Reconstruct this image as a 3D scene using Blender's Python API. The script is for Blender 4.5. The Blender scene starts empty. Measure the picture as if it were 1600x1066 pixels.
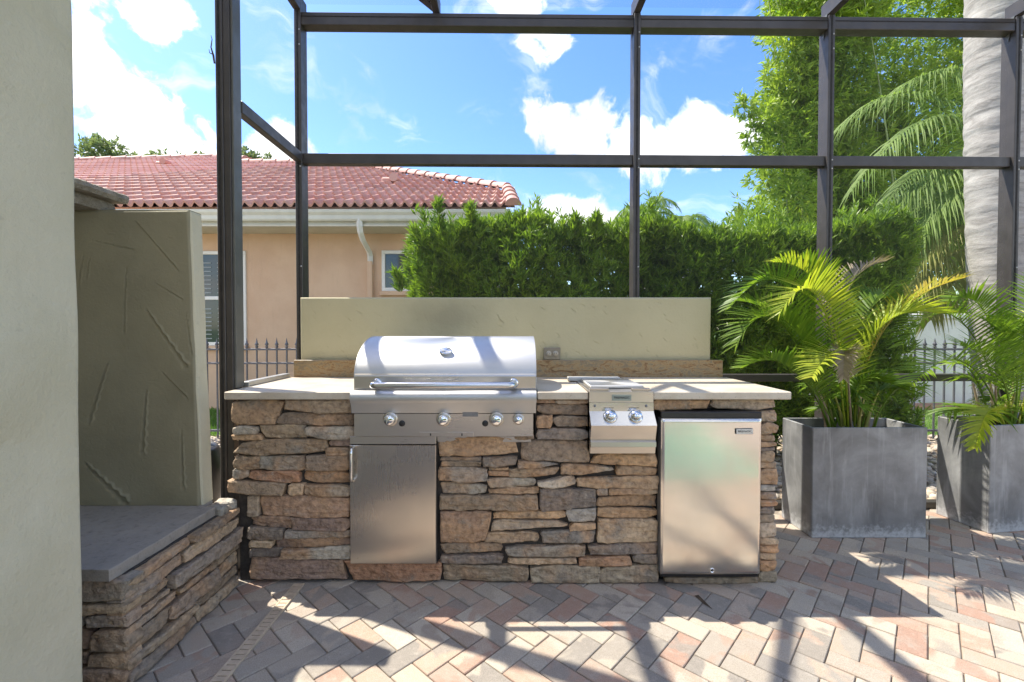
import bpy, math, random
import numpy as np
from mathutils import Vector, Matrix, noise

R = math.radians
random.seed(7)
rng = np.random.default_rng(11)
scene = bpy.context.scene
col = scene.collection

# ------------------------------------------------------------------ camera
cam_data = bpy.data.cameras.new('camera')
cam_data.sensor_width = 36.0
cam_data.lens = 16.0
cam_data.shift_y = -5.0 / 1600.0
cam_data.clip_start = 0.05
cam_data.clip_end = 3000.0
cam = bpy.data.objects.new('camera', cam_data)
cam.location = (0, 0, 1.27)
cam.rotation_euler = (R(90 - 1.1), 0, 0)
col.objects.link(cam)
scene.camera = cam

# ------------------------------------------------------------------ light, sky, exposure
SUN = Vector((-0.568, 0.245, 1.0)).normalized()      # direction towards the sun
sun_data = bpy.data.lights.new('sun', 'SUN')
sun_data.energy = 3.05
sun_data.angle = R(0.55)
sun_data.color = (1.0, 0.93, 0.81)
sun = bpy.data.objects.new('sun', sun_data)
sun.rotation_euler = (-SUN).to_track_quat('-Z', 'Y').to_euler()
sun.location = (-6, 4, 12)
col.objects.link(sun)

scene.view_settings.view_transform = 'Standard'
scene.view_settings.look = 'None'
scene.view_settings.exposure = 1.66
scene.view_settings.gamma = 1.0
scene.view_settings.use_curve_mapping = False
scene.cycles.max_bounces = 6
scene.cycles.diffuse_bounces = 3
scene.cycles.glossy_bounces = 3
scene.cycles.transmission_bounces = 3
scene.cycles.transparent_max_bounces = 12

world = bpy.data.worlds.new('World')
scene.world = world
world.use_nodes = True
world.cycles.sampling_method = 'MANUAL'
world.cycles.sample_map_resolution = 256


def build_world():
    nt = world.node_tree
    nt.nodes.clear()
    N = lambda t: nt.nodes.new(t)
    L = nt.links.new
    out = N('ShaderNodeOutputWorld')
    bg = N('ShaderNodeBackground')
    bg.inputs['Strength'].default_value = 0.12
    sky = N('ShaderNodeTexSky')
    sky.sky_type = 'NISHITA'
    sky.sun_disc = False
    sky.sun_elevation = math.asin(SUN.z)
    sky.sun_rotation = math.atan2(SUN.x, SUN.y)
    sky.altitude = 0
    sky.air_density = 1.0
    sky.dust_density = 0.6
    sky.ozone_density = 2.2
    tc = N('ShaderNodeTexCoord')

    def math_(op, a, b=None, c=None, clamp=False):
        m = N('ShaderNodeMath'); m.operation = op; m.use_clamp = clamp
        for i, v in enumerate((a, b, c)):
            if v is None: continue
            if isinstance(v, (int, float)): m.inputs[i].default_value = v
            else: L(v, m.inputs[i])
        return m.outputs[0]

    def vmath(op, a, b):
        m = N('ShaderNodeVectorMath'); m.operation = op
        for i, v in enumerate((a, b)):
            if isinstance(v, tuple): m.inputs[i].default_value = v
            else: L(v, m.inputs[i])
        return m

    def tex(scale, detail, rough, vec, w=0.0, dist=0.0):
        n = N('ShaderNodeTexNoise'); n.noise_dimensions = '3D'
        n.inputs['Scale'].default_value = scale
        n.inputs['Detail'].default_value = detail
        n.inputs['Roughness'].default_value = rough
        n.inputs['Distortion'].default_value = dist
        L(vmath('ADD', vec, (w, w * .7, w * 1.3)).outputs[0], n.inputs['Vector'])
        return n

    d = tc.outputs['Generated']
    warp = tex(6.0, 3, 0.6, d, 2.0)
    wv = vmath('SUBTRACT', warp.outputs['Color'], (0.5, 0.5, 0.5))
    wv = vmath('MULTIPLY', wv.outputs[0], (0.10, 0.10, 0.10))
    dw = vmath('ADD', d, wv.outputs[0]).outputs[0]
    # cumulus banks: (azimuth tangent, elevation tangent, half width, half height)
    banks = [(-0.95, 0.62, .07, .12), (-0.85, 0.47, .13, .09), (-0.76, 0.35, .13, .06), (-0.76, 0.66, .06, .06),
             (-0.90, 0.30, .12, .08), (-0.52, 0.40, .07, .06),
             (0.07, 0.62, .06, .035), (0.13, 0.43, .11, .06), (0.27, 0.405, .07, .045), (0.42, 0.41, .15, .06), (0.55, 0.44, .09, .06),
             (0.06, 0.255, .11, .045), (0.20, 0.23, .10, .03), (-0.10, 0.258, .03, .02),
             (-1.9, 0.5, .5, .3), (2.2, 0.55, .45, .22), (0.02, .73, .07, .03)]
    M = None
    for (u, v, a, b) in banks:
        c = Vector((u, 1, v)); k = c.length; c /= k
        s = vmath('SUBTRACT', dw, tuple(c))
        s = vmath('MULTIPLY', s.outputs[0], (k / a, k / max(a, b) * .7, k / b))
        ln = N('ShaderNodeVectorMath'); ln.operation = 'LENGTH'; L(s.outputs[0], ln.inputs[0])
        m = math_('SUBTRACT', 1.0, ln.outputs['Value'])
        M = m if M is None else math_('MAXIMUM', M, m)
    # the rest of the sky carries the same kind of scattered cumulus behind the viewer
    sep = N('ShaderNodeSeparateXYZ'); L(d, sep.inputs[0])
    back = math_('MULTIPLY_ADD', sep.outputs['Y'], -3.0, 0.2, clamp=True)
    g = tex(2.3, 2, 0.5, d, 5.0)
    gm = math_('MULTIPLY_ADD', g.outputs['Fac'], 5.0, -2.4)
    gm = math_('MULTIPLY', gm, back)
    gm = math_('SUBTRACT', gm, math_('SUBTRACT', 1.0, back))
    M = math_('MAXIMUM', M, gm)
    M = math_('MINIMUM', math_('MAXIMUM', M, -0.6), 0.34)
    f = tex(7.0, 7, 0.64, dw, 1.0, 0.25)
    dens = math_('MULTIPLY_ADD', f.outputs['Fac'], 3.2, -1.5)
    dens = math_('ADD', dens, math_('MULTIPLY', M, 0.95))
    mr = N('ShaderNodeMapRange'); mr.interpolation_type = 'SMOOTHSTEP'
    mr.inputs['From Min'].default_value = 0.05; mr.inputs['From Max'].default_value = 0.50
    L(dens, mr.inputs['Value'])
    # thin wisps
    st = vmath('MULTIPLY', dw, (3.0, 3.0, 7.0)).outputs[0]
    wsp = tex(1.6, 5, 0.62, st, 9.0, 0.6)
    wr = N('ShaderNodeMapRange'); wr.interpolation_type = 'SMOOTHSTEP'
    wr.inputs['From Min'].default_value = 0.52; wr.inputs['From Max'].default_value = 0.78
    wr.inputs['To Max'].default_value = 0.55
    L(wsp.outputs['Fac'], wr.inputs['Value'])
    cov = math_('MAXIMUM', mr.outputs[0], wr.outputs[0])
    up = N('ShaderNodeMapRange')
    up.inputs['From Min'].default_value = 0.0; up.inputs['From Max'].default_value = 0.08
    L(sep.outputs['Z'], up.inputs['Value'])
    cov = math_('MULTIPLY', cov, up.outputs[0])
    # cloud brightness: bright tops, slightly grey thick bases
    shade = tex(5.0, 3, 0.55, dw, 3.3)
    cr = N('ShaderNodeMapRange')
    cr.inputs['From Min'].default_value = 0.3; cr.inputs['From Max'].default_value = 0.62
    cr.inputs['To Min'].default_value = 3.0; cr.inputs['To Max'].default_value = 5.4
    L(shade.outputs['Fac'], cr.inputs['Value'])
    cc = N('ShaderNodeCombineColor')
    L(cr.outputs[0], cc.inputs[0]); L(cr.outputs[0], cc.inputs[1])
    L(math_('MULTIPLY', cr.outputs[0], 1.02), cc.inputs[2])
    hs = N('ShaderNodeHueSaturation'); hs.inputs['Saturation'].default_value = 1.25; hs.inputs['Hue'].default_value = 0.508
    hs.inputs['Value'].default_value = 0.92
    L(sky.outputs[0], hs.inputs['Color'])
    mx = N('ShaderNodeMix'); mx.data_type = 'RGBA'
    L(cov, mx.inputs['Factor']); L(hs.outputs[0], mx.inputs['A']); L(cc.outputs[0], mx.inputs['B'])
    L(mx.outputs['Result'], bg.inputs['Color'])
    L(bg.outputs[0], out.inputs[0])


build_world()


# ------------------------------------------------------------------ material helpers
class NT:
    def __init__(self, name):
        self.m = bpy.data.materials.new(name)
        self.m.use_nodes = True
        self.t = self.m.node_tree
        self.t.nodes.clear()
        self.out = self.n('ShaderNodeOutputMaterial')
        self.pos = self.n('ShaderNodeNewGeometry').outputs['Position']

    def n(self, t): return self.t.nodes.new(t)

    def set(self, node, key, v):
        s = node.inputs[key]
        if hasattr(v, 'is_output') or isinstance(v, bpy.types.NodeSocket): self.t.links.new(v, s)
        else:
            if isinstance(v, tuple) and len(v) == 3 and s.type == 'RGBA': v = v + (1.0,)
            s.default_value = v

    def noise(self, scale, detail=4, rough=0.55, vec=None, dist=0.0):
        n = self.n('ShaderNodeTexNoise')
        n.inputs['Scale'].default_value = scale; n.inputs['Detail'].default_value = detail
        n.inputs['Roughness'].default_value = rough; n.inputs['Distortion'].default_value = dist
        self.t.links.new(vec or self.pos, n.inputs['Vector'])
        return n.outputs['Fac']

    def scale(self, v, vec=None):
        m = self.n('ShaderNodeVectorMath'); m.operation = 'MULTIPLY'
        self.t.links.new(vec or self.pos, m.inputs[0]); m.inputs[1].default_value = v
        return m.outputs[0]

    def add(self, a, b):
        m = self.n('ShaderNodeVectorMath'); m.operation = 'ADD'
        self.t.links.new(a, m.inputs[0])
        if isinstance(b, tuple): m.inputs[1].default_value = b
        else: self.t.links.new(b, m.inputs[1])
        return m.outputs[0]

    def math(self, op, a, b=0.0, c=None, clamp=False):
        m = self.n('ShaderNodeMath'); m.operation = op; m.use_clamp = clamp
        for i, v in enumerate((a, b, c)):
            if v is None: continue
            if isinstance(v, (int, float)): m.inputs[i].default_value = v
            else: self.t.links.new(v, m.inputs[i])
        return m.outputs[0]

    def ramp(self, fac, a, b, lo=0.0, hi=1.0):
        m = self.n('ShaderNodeMapRange'); m.interpolation_type = 'SMOOTHSTEP'
        self.t.links.new(fac, m.inputs['Value'])
        m.inputs['From Min'].default_value = a; m.inputs['From Max'].default_value = b
        m.inputs['To Min'].default_value = lo; m.inputs['To Max'].default_value = hi
        return m.outputs[0]

    def cramp(self, fac, stops):
        r = self.n('ShaderNodeValToRGB'); e = r.color_ramp.elements
        while len(e) < len(stops): e.new(0.5)
        for i, (p, c) in enumerate(stops): e[i].position = p; e[i].color = c + (1.0,)
        self.t.links.new(fac, r.inputs[0])
        return r.outputs[0]

    def mix(self, f, a, b, blend='MIX'):
        m = self.n('ShaderNodeMix'); m.data_type = 'RGBA'; m.blend_type = blend
        self.set(m, 'Factor', f)
        for k, v in (('A', a), ('B', b)):
            s = [i for i in m.inputs if i.name == k and i.type == 'RGBA'][0]
            if isinstance(v, tuple): s.default_value = v + (1.0,)
            else: self.t.links.new(v, s)
        return [o for o in m.outputs if o.type == 'RGBA'][0]

    def bump(self, h, strength=0.3, dist=0.01, normal=None):
        b = self.n('ShaderNodeBump')
        b.inputs['Strength'].default_value = strength; b.inputs['Distance'].default_value = dist
        self.t.links.new(h, b.inputs['Height'])
        if normal: self.t.links.new(normal, b.inputs['Normal'])
        return b.outputs[0]

    def bsdf(self, **kw):
        p = self.n('ShaderNodeBsdfPrincipled')
        for k, v in kw.items(): self.set(p, k.replace('_', ' '), v)
        return p.outputs[0]

    def done(self, sh):
        self.t.links.new(sh, self.out.inputs[0]); return self.m


def m_stone():
    t = NT('ledge stone')
    oi = t.n('ShaderNodeObjectInfo')
    off = t.n('ShaderNodeCombineXYZ'); t.set(off, 0, t.math('MULTIPLY', oi.outputs['Random'], 37.0)); t.set(off, 1, oi.outputs['Random'])
    v = t.add(t.pos, off.outputs[0])
    n1 = t.noise(7, 6, 0.62, v); n2 = t.noise(42, 5, 0.65, v); n3 = t.noise(4.5, 3, 0.5, v, 0.6)
    c = t.mix(t.ramp(n3, 0.42, 0.72), oi.outputs['Color'], (0.42, 0.27, 0.16))
    c = t.mix(t.ramp(n1, 0.52, 0.75), c, (0.26, 0.225, 0.18))
    c = t.mix(1.0, c, t.cramp(n2, [(0.25, (.42, .39, .36)), (0.5, (1, 1, 1)), (0.78, (1.5, 1.45, 1.36))]), 'MULTIPLY')
    li = t.noise(28, 4, 0.7, v)
    c = t.mix(t.ramp(li, 0.62, 0.74, 0, .5), c, (0.52, 0.47, 0.37))
    h = t.math('ADD', t.math('MULTIPLY', n2, 0.7), t.math('MULTIPLY', t.noise(140, 3, 0.6), 0.35))
    str_ = t.noise(10, 4, 0.6, t.scale((1, 1, 5.0), v))
    h = t.math('ADD', h, t.math('MULTIPLY', str_, 0.8))
    return t.done(t.bsdf(Base_Color=c, Roughness=0.88, Normal=t.bump(h, 0.9, 0.012)))


def m_paver():
    t = NT('concrete paver')
    oi = t.n('ShaderNodeObjectInfo'); ge = t.n('ShaderNodeNewGeometry')
    r = t.math('FRACT', t.math('ADD', t.math('MULTIPLY', oi.outputs['Random'], 7.31), ge.outputs['Random Per Island']))
    r2 = t.math('FRACT', t.math('MULTIPLY', r, 57.7))
    r3 = t.math('FRACT', t.math('MULTIPLY', r, 191.3))
    base = t.cramp(r, [(0.0, (.48, .415, .33)), (.20, (.38, .335, .275)), (.36, (.235, .21, .18)), (.50, (.30, .27, .23)), (.66, (.44, .365, .28)), (.82, (.39, .27, .20)), (1.0, (.34, .215, .16))])
    alt = t.cramp(r2, [(0.0, (.35, .22, .16)), (.35, (.46, .395, .31)), (.7, (.245, .22, .19)), (1.0, (.42, .32, .24))])
    cx = t.n('ShaderNodeCombineXYZ'); t.set(cx, 0, t.math('MULTIPLY', r, 91.0)); t.set(cx, 1, t.math('MULTIPLY', r3, 33.0))
    v = t.add(t.pos, cx.outputs[0])
    big = t.noise(6.5, 2, 0.5, v, 0.5)
    c = t.mix(t.ramp(big, 0.5, 0.58, 0, 0.85), base, alt)
    fine = t.noise(320, 3, 0.7); mid = t.noise(36, 4, 0.6)
    c = t.mix(1.0, c, t.cramp(fine, [(0.28, (.62, .62, .62)), (0.5, (1, 1, 1)), (0.75, (1.35, 1.35, 1.35))]), 'MULTIPLY')
    c = t.mix(t.ramp(t.noise(14, 5, .65), 0.45, 0.72, 0, .35), c, (.37, .335, .29)); c = t.mix(t.ramp(mid, 0.52, 0.75, 0, .35), c, (.46, .41, .35))
    st = t.noise(2.2, 5, 0.65)
    c = t.mix(t.ramp(st, 0.58, 0.72, 0, .35), c, (.16, .13, .10))
    h = t.math('ADD', fine, t.math('MULTIPLY', mid, 1.2))
    return t.done(t.bsdf(Base_Color=c, Roughness=0.85, Normal=t.bump(h, 0.35, 0.004)))


def m_stucco(name, a, b, soot=False, bump=0.35, streak=0.0):
    t = NT(name)
    n = t.noise(2.3, 5, 0.6); f = t.noise(60, 4, 0.6)
    c = t.mix(t.ramp(n, 0.35, 0.7), a, b)
    c = t.mix(t.ramp(t.noise(22, 3, 0.6), 0.66, 0.75, 0, .4), c, tuple(x * .72 for x in a))
    if soot:
        sm = t.n('ShaderNodeVectorMath'); sm.operation = 'DISTANCE'
        w = t.scale((1.0, 0.0, 2.0)); t.t.links.new(w, sm.inputs[0]); sm.inputs[1].default_value = (-0.42, 0, 2.72)
        d = t.math('ADD', sm.outputs['Value'], t.math('MULTIPLY', t.noise(7, 4, .6), 0.25))
        c = t.mix(t.ramp(d, 0.12, 0.52, .38, 0.0), c, (.10, .085, .055))
    if streak:
        s = t.noise(5, 4, .6, t.scale((6, 6, .5)))
        c = t.mix(t.ramp(s, .55, .8, 0, streak), c, tuple(x * .6 for x in a))
    sc = t.noise(9, 5, 0.55, None, 0.8)
    h = t.math('ADD', t.math('MULTIPLY', f, 0.6), t.math('ADD', sc, t.math('MULTIPLY', t.noise(190, 3, .6), .25)))
    return t.done(t.bsdf(Base_Color=c, Roughness=0.8, Normal=t.bump(h, bump, 0.008)))


def m_plain(name, c, rough=0.5, metal=0.0, var=0.15, scale=20, bump=0.0):
    t = NT(name)
    n = t.noise(scale, 5, 0.6)
    cc = t.mix(t.ramp(n, .3, .7), tuple(x * (1 - var) for x in c), tuple(min(1, x * (1 + var)) for x in c))
    kw = dict(Base_Color=cc, Roughness=t.ramp(t.noise(scale * 2.3, 3), .3, .7, rough * .85, min(1, rough * 1.15)), Metallic=metal)
    if bump: kw['Normal'] = t.bump(t.noise(scale * 3, 4), bump, 0.005)
    return t.done(t.bsdf(**kw))


def m_steel(name, base=(.60, .56, .505), rough=0.26, axis=(3, 3, 160), streaks=0.35, aniso=0.5, wave=0.0):
    t = NT(name)
    br = t.noise(4, 4, 0.7, t.scale(axis))
    sm = t.noise(3.0, 4, 0.6); sp = t.noise(75, 2, 0.5)
    c = t.mix(t.ramp(sm, .35, .75, 0, .35), base, tuple(x * .78 for x in base))
    c = t.mix(t.ramp(sp, .73, .80, 0, .4), c, (.30, .24, .17))
    r = t.math('ADD', t.ramp(br, .25, .75, -0.018, 0.018), t.ramp(sm, .3, .75, rough, rough + .10))
    nb = t.bump(br, streaks * 0.25, 0.0006)
    if wave: nb = t.bump(t.noise(4.5, 2, .4, t.scale((.7, 1, 1.6))), wave, 0.02, nb)
    return t.done(t.bsdf(Base_Color=c, Roughness=r, Metallic=1.0, Normal=nb, Anisotropic=aniso))


def m_leaf(name, a, b, trans=0.35, rough=0.42, vary=2.5):
    t = NT(name)
    ge = t.n('ShaderNodeNewGeometry')
    r = ge.outputs['Random Per Island']
    n = t.noise(vary, 3, 0.6)
    f = t.math('ADD', t.math('MULTIPLY', r, 0.55), t.ramp(n, .3, .7, 0, .45))
    c = t.mix(f, a, b)
    p = t.bsdf(Base_Color=c, Roughness=rough)
    tr = t.n('ShaderNodeBsdfTranslucent'); t.set(tr, 'Color', t.mix(0.5, c, t.mix(1.0, c, (1.5, 1.6, .5), 'MULTIPLY')))
    mx = t.n('ShaderNodeMixShader'); mx.inputs[0].default_value = trans
    t.t.links.new(p, mx.inputs[1]); t.t.links.new(tr.outputs[0], mx.inputs[2])
    return t.done(mx.outputs[0])


def m_screen():
    t = NT('insect screen')
    tr = t.n('ShaderNodeBsdfTransparent')
    df = t.n('ShaderNodeBsdfDiffuse'); t.set(df, 'Color', (.16, .16, .16))
    mx = t.n('ShaderNodeMixShader')
    mx.inputs[0].default_value = .10
    t.t.links.new(tr.outputs[0], mx.inputs[1]); t.t.links.new(df.outputs[0], mx.inputs[2])
    return t.done(mx.outputs[0])


def m_granite():
    t = NT('brown granite')
    v = t.scale((1.0, 1, 2.6))
    n = t.noise(9, 7, .7, v, 1.8); f = t.noise(70, 4, .7); k = t.noise(22, 5, .7, v, .6)
    c = t.cramp(n, [(.30, (.05, .03, .018)), (.40, (.22, .115, .045)), (.50, (.34, .24, .12)), (.60, (.20, .165, .11)), (.74, (.36, .19, .07))])
    c = t.mix(t.ramp(f, .55, .7, 0, .55), c, (.10, .085, .07))
    c = t.mix(t.ramp(k, .60, .72, 0, .5), c, (.40, .33, .23))
    return t.done(t.bsdf(Base_Color=c, Roughness=.32, Normal=t.bump(k, .15, .004)))


def m_slab():
    t = NT('cream granite')
    f = t.noise(150, 3, .7); n = t.noise(6, 5, .6); k = t.noise(45, 4, .65)
    c = t.mix(t.ramp(n, .35, .7), (.60, .54, .44), (.50, .43, .33))
    c = t.mix(t.ramp(k, .58, .72, 0, .5), c, (.36, .30, .22))
    c = t.mix(t.ramp(f, .62, .7, 0, .6), c, (.16, .13, .10))
    return t.done(t.bsdf(Base_Color=c, Roughness=.42))


def m_zinc():
    t = NT('weathered zinc')
    n = t.noise(3.2, 6, .62, None, .5); s = t.noise(3, 5, .6, t.scale((7, 7, .8))); f = t.noise(38, 5, .65)
    c = t.cramp(n, [(.28, (.13, .135, .14)), (.5, (.235, .24, .245)), (.72, (.40, .405, .405))])
    c = t.mix(t.ramp(s, .50, .72, 0, .55), c, (.42, .43, .44))
    sep = t.n('ShaderNodeSeparateXYZ'); t.t.links.new(t.pos, sep.inputs[0])
    edge = t.math('ADD', sep.outputs['Z'], t.math('MULTIPLY', f, .22))
    c = t.mix(t.ramp(edge, .10, .20, .8, 0), c, (.56, .58, .60))
    c = t.mix(t.ramp(f, .62, .78, 0, .35), c, (.42, .42, .42))
    return t.done(t.bsdf(Base_Color=c, Roughness=t.ramp(n, .3, .7, .42, .62), Metallic=.25, Normal=t.bump(f, .15, .004)))


def m_roof():
    t = NT('red clay tile')
    oi = t.n('ShaderNodeObjectInfo'); ge = t.n('ShaderNodeNewGeometry')
    r = t.math('FRACT', t.math('ADD', oi.outputs['Random'], ge.outputs['Random Per Island']))
    n = t.noise(2.2, 4, .6); f = t.noise(55, 4, .6)
    c = t.mix(r, (.52, .24, .185), (.60, .345, .28))
    c = t.mix(t.ramp(n, .4, .7, 0, .5), c, (.52, .31, .27))
    c = t.mix(t.ramp(t.noise(1.1, 5, .7), .5, .72, 0, .5), c, (.30, .15, .115))
    c = t.mix(t.ramp(f, .56, .72, 0, .4), c, (.25, .12, .10))
    return t.done(t.bsdf(Base_Color=c, Roughness=.62, Normal=t.bump(f, .2, .005)))


def m_trunk():
    t = NT('grey palm trunk')
    a = t.noise(3.5, 5, .6, t.scale((1.3, 1.3, 5.0)), 1.0); f = t.noise(30, 5, .65); b = t.noise(6, 5, .65, t.scale((.8, .8, 4.5)), .5)
    c = t.cramp(a, [(.3, (.21, .195, .175)), (.5, (.36, .34, .31)), (.7, (.46, .44, .405))])
    c = t.mix(t.ramp(b, .62, .72, 0, .6), c, (.20, .185, .165))
    c = t.mix(t.ramp(f, .6, .75, 0, .35), c, (.24, .225, .20))
    h = t.math('ADD', b, t.math('MULTIPLY', f, .8))
    return t.done(t.bsdf(Base_Color=c, Roughness=.85, Normal=t.bump(h, .35, .012)))


def m_water():
    t = NT('pool water')
    return t.done(t.bsdf(Base_Color=(.22, .35, .27), Roughness=.06, IOR=1.33, Normal=t.bump(t.noise(5, 4), .25, .03)))


def m_ground(name, a, b, scale=6, bump=.4):
    t = NT(name)
    n = t.noise(scale, 6, .65); f = t.noise(scale * 9, 4, .65)
    c = t.mix(t.ramp(n, .3, .7), a, b)
    c = t.mix(t.ramp(f, .5, .75, 0, .5), c, tuple(x * .5 for x in a))
    return t.done(t.bsdf(Base_Color=c, Roughness=.92, Normal=t.bump(f, bump, .02)))


def m_pebble():
    t = NT('river pebble')
    ge = t.n('ShaderNodeNewGeometry')
    c = t.cramp(ge.outputs['Random Per Island'], [(0, (.42, .34, .25)), (.3, (.55, .47, .37)), (.6, (.36, .27, .19)), (.8, (.62, .56, .47)), (1, (.30, .26, .22))])
    c = t.mix(t.ramp(t.noise(60, 4), .4, .7, 0, .4), c, (.30, .24, .18))
    return t.done(t.bsdf(Base_Color=c, Roughness=.7))


def m_glass():
    t = NT('dark window glass')
    return t.done(t.bsdf(Base_Color=(.035, .05, .05), Roughness=.05, Specular_IOR_Level=.8))


MAT = dict(
    stone=m_stone(), paver=m_paver(),
    sand=m_ground('joint sand', (.22, .185, .15), (.30, .25, .20), 30),
    mortar=m_plain('dark mortar', (.055, .047, .04), .95, 0, .3, 30, .4),  # dark core colour that shows in the stone joints
    wall=m_stucco('sage stucco', (.50, .45, .28), (.46, .41, .25), soot=True, bump=.3),
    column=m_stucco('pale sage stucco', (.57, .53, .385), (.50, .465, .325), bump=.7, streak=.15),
    panel=m_stucco('shaded olive stucco', (.275, .25, .165), (.22, .20, .13), bump=.3),  # olive darkened: the shade on the wall front is put into this colour
    slab=m_slab(), granite=m_granite(),
    steel=m_steel('brushed steel', rough=.27, axis=(1.0, 1.0, 60), streaks=.03),
    steel_lid=m_steel('satin steel lid', base=(.57, .57, .56), rough=.46, axis=(1.0, 60, 60), aniso=.4, streaks=.1),
    steel_door=m_steel('brushed steel door', base=(.55, .51, .46), rough=.25, axis=(90, 2, .6), aniso=.6, streaks=.015),
    steel_fridge=m_steel('polished steel fridge', base=(.72, .68, .62), rough=.15, axis=(60, 2, 1), streaks=.03, aniso=.2, wave=.10),
    steel_bright=m_steel('bright steel', base=(.68, .68, .67), rough=.13, axis=(1, 1, 60), streaks=.06),
    chrome=m_plain('chrome', (.78, .78, .78), .08, 1.0, .05),
    black=m_plain('black plastic', (.018, .018, .02), .35, 0, .2, 40),
    dark=m_plain('dark recess', (.02, .018, .016), .8, 0, .2),
    plate=m_plain('pale badge plate', (.62, .62, .60), .3, .3, .05, 60),
    label=m_plain('grey green label', (.30, .34, .30), .4, .2, .05, 60), jamb=m_plain('lit bronze channel', (.13, .132, .122), .4, .2, .1, 8),
    ink=m_plain('badge ink', (.03, .032, .034), .5, 0, .05),
    grey=m_plain('grey label', (.19, .19, .19), .4, 0, .1, 60),
    bronze=m_plain('bronze aluminium', (.062, .056, .052), .42, .15, .12, 8),
    raw_alu=m_plain('mill aluminium', (.42, .42, .40), .4, .6, .1, 12),
    screen=m_screen(), zinc=m_zinc(), roof=m_roof(), trunk=m_trunk(),
    house=m_stucco('peach house stucco', (.66, .44, .285), (.72, .50, .33), bump=.5, streak=.22),
    white=m_plain('white trim', (.80, .78, .72), .45, 0, .05, 6),
    cream=m_plain('cream gutter', (.66, .66, .58), .45, 0, .06, 5),
    soffit=m_plain('soffit', (.60, .57, .47), .6, 0, .06, 5),
    shutter=m_plain('shutter slat', (.30, .33, .33), .5, 0, .1, 10),
    glass=m_glass(),
    iron=m_plain('grey wrought iron', (.12, .12, .135), .45, .3, .15, 30),
    capstone=m_ground('weathered capstone', (.24, .22, .17), (.46, .41, .33), 14, .9),
    bluestone=m_ground('bluestone ledge', (.29, .262, .225), (.36, .325, .28), 4, .35),
    drain=m_plain('tan drain grate', (.50, .40, .29), .6, 0, .12, 40),
    outlet=m_plain('taupe outlet cover', (.23, .20, .145), .45, 0, .1, 40),
    outlet_face=m_plain('outlet face', (.40, .36, .28), .4, 0, .05, 40),
    soil=m_ground('potting soil', (.035, .025, .018), (.07, .05, .035), 30),
    gravel=m_ground('gravel bed', (.33, .26, .19), (.45, .37, .28), 25, .8), pebble=m_pebble(),
    grass=m_leaf('lawn blades', (.10, .21, .03), (.17, .30, .05), .3, .6), turf=m_ground('lawn', (.07, .13, .025), (.11, .18, .04), 5),
    pool=m_water(), pool_wall=m_plain('pool plaster', (.36, .52, .44), .6),
    needle=m_leaf('hedge leaf', (.065, .15, .018), (.32, .46, .04), .45, .38, 1.4),
    twig=m_plain('twig bark', (.09, .065, .045), .9, 0, .3, 30),
    bamboo=m_leaf('bamboo leaf', (.12, .23, .022), (.42, .52, .07), .48, .45, .8),
    culm=m_plain('bamboo culm', (.22, .27, .08), .45, 0, .2, 5),
    oak=m_leaf('oak leaf', (.14, .19, .085), (.22, .27, .13), .4, .5, .3),
    frond_g=m_leaf('palm leaf green', (.10, .20, .022), (.25, .37, .035), .48, .45, 3.0),
    frond_y=m_leaf('palm leaf yellow green', (.26, .37, .03), (.48, .50, .05), .48, .45, 3.0),
    frond_o=m_leaf('palm leaf golden', (.36, .36, .04), (.60, .42, .08), .45, .35, 3.0),
    frond_d=m_leaf('palm leaf dry', (.24, .19, .13), (.36, .30, .22), .25, .7, 3.0),
    frond_p=m_leaf('feather palm leaf', (.10, .18, .03), (.22, .32, .06), .42, .65, 2.0),
    frond_q=m_leaf('feather palm olive leaf', (.20, .22, .05), (.34, .33, .10), .38, .65, 2.0),
    stem=m_plain('palm cane', (.30, .30, .07), .45, 0, .35, 9),
    stem_dry=m_plain('dry leaf sheath', (.33, .25, .16), .8, 0, .3, 15),
)


# ------------------------------------------------------------------ mesh helpers
def me(name, v, f, smooth=False):
    m = bpy.data.meshes.new(name)
    m.from_pydata([tuple(p) for p in v], [], f)
    if smooth: m.polygons.foreach_set('use_smooth', [True] * len(m.polygons))
    m.update()
    return m


def me_np(name, v, quads, smooth=False):
    """fast mesh of quads from numpy arrays"""
    m = bpy.data.meshes.new(name)
    nv, nq = len(v), len(quads)
    m.vertices.add(nv); m.vertices.foreach_set('co', np.ascontiguousarray(v, dtype=np.float32).ravel())
    m.loops.add(nq * 4); m.loops.foreach_set('vertex_index', np.ascontiguousarray(quads, dtype=np.int32).ravel())
    m.polygons.add(nq)
    m.polygons.foreach_set('loop_start', np.arange(0, nq * 4, 4, dtype=np.int32))
    if smooth: m.polygons.foreach_set('use_smooth', np.ones(nq, dtype=bool))
    m.update(calc_edges=True); m.validate()
    return m


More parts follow.
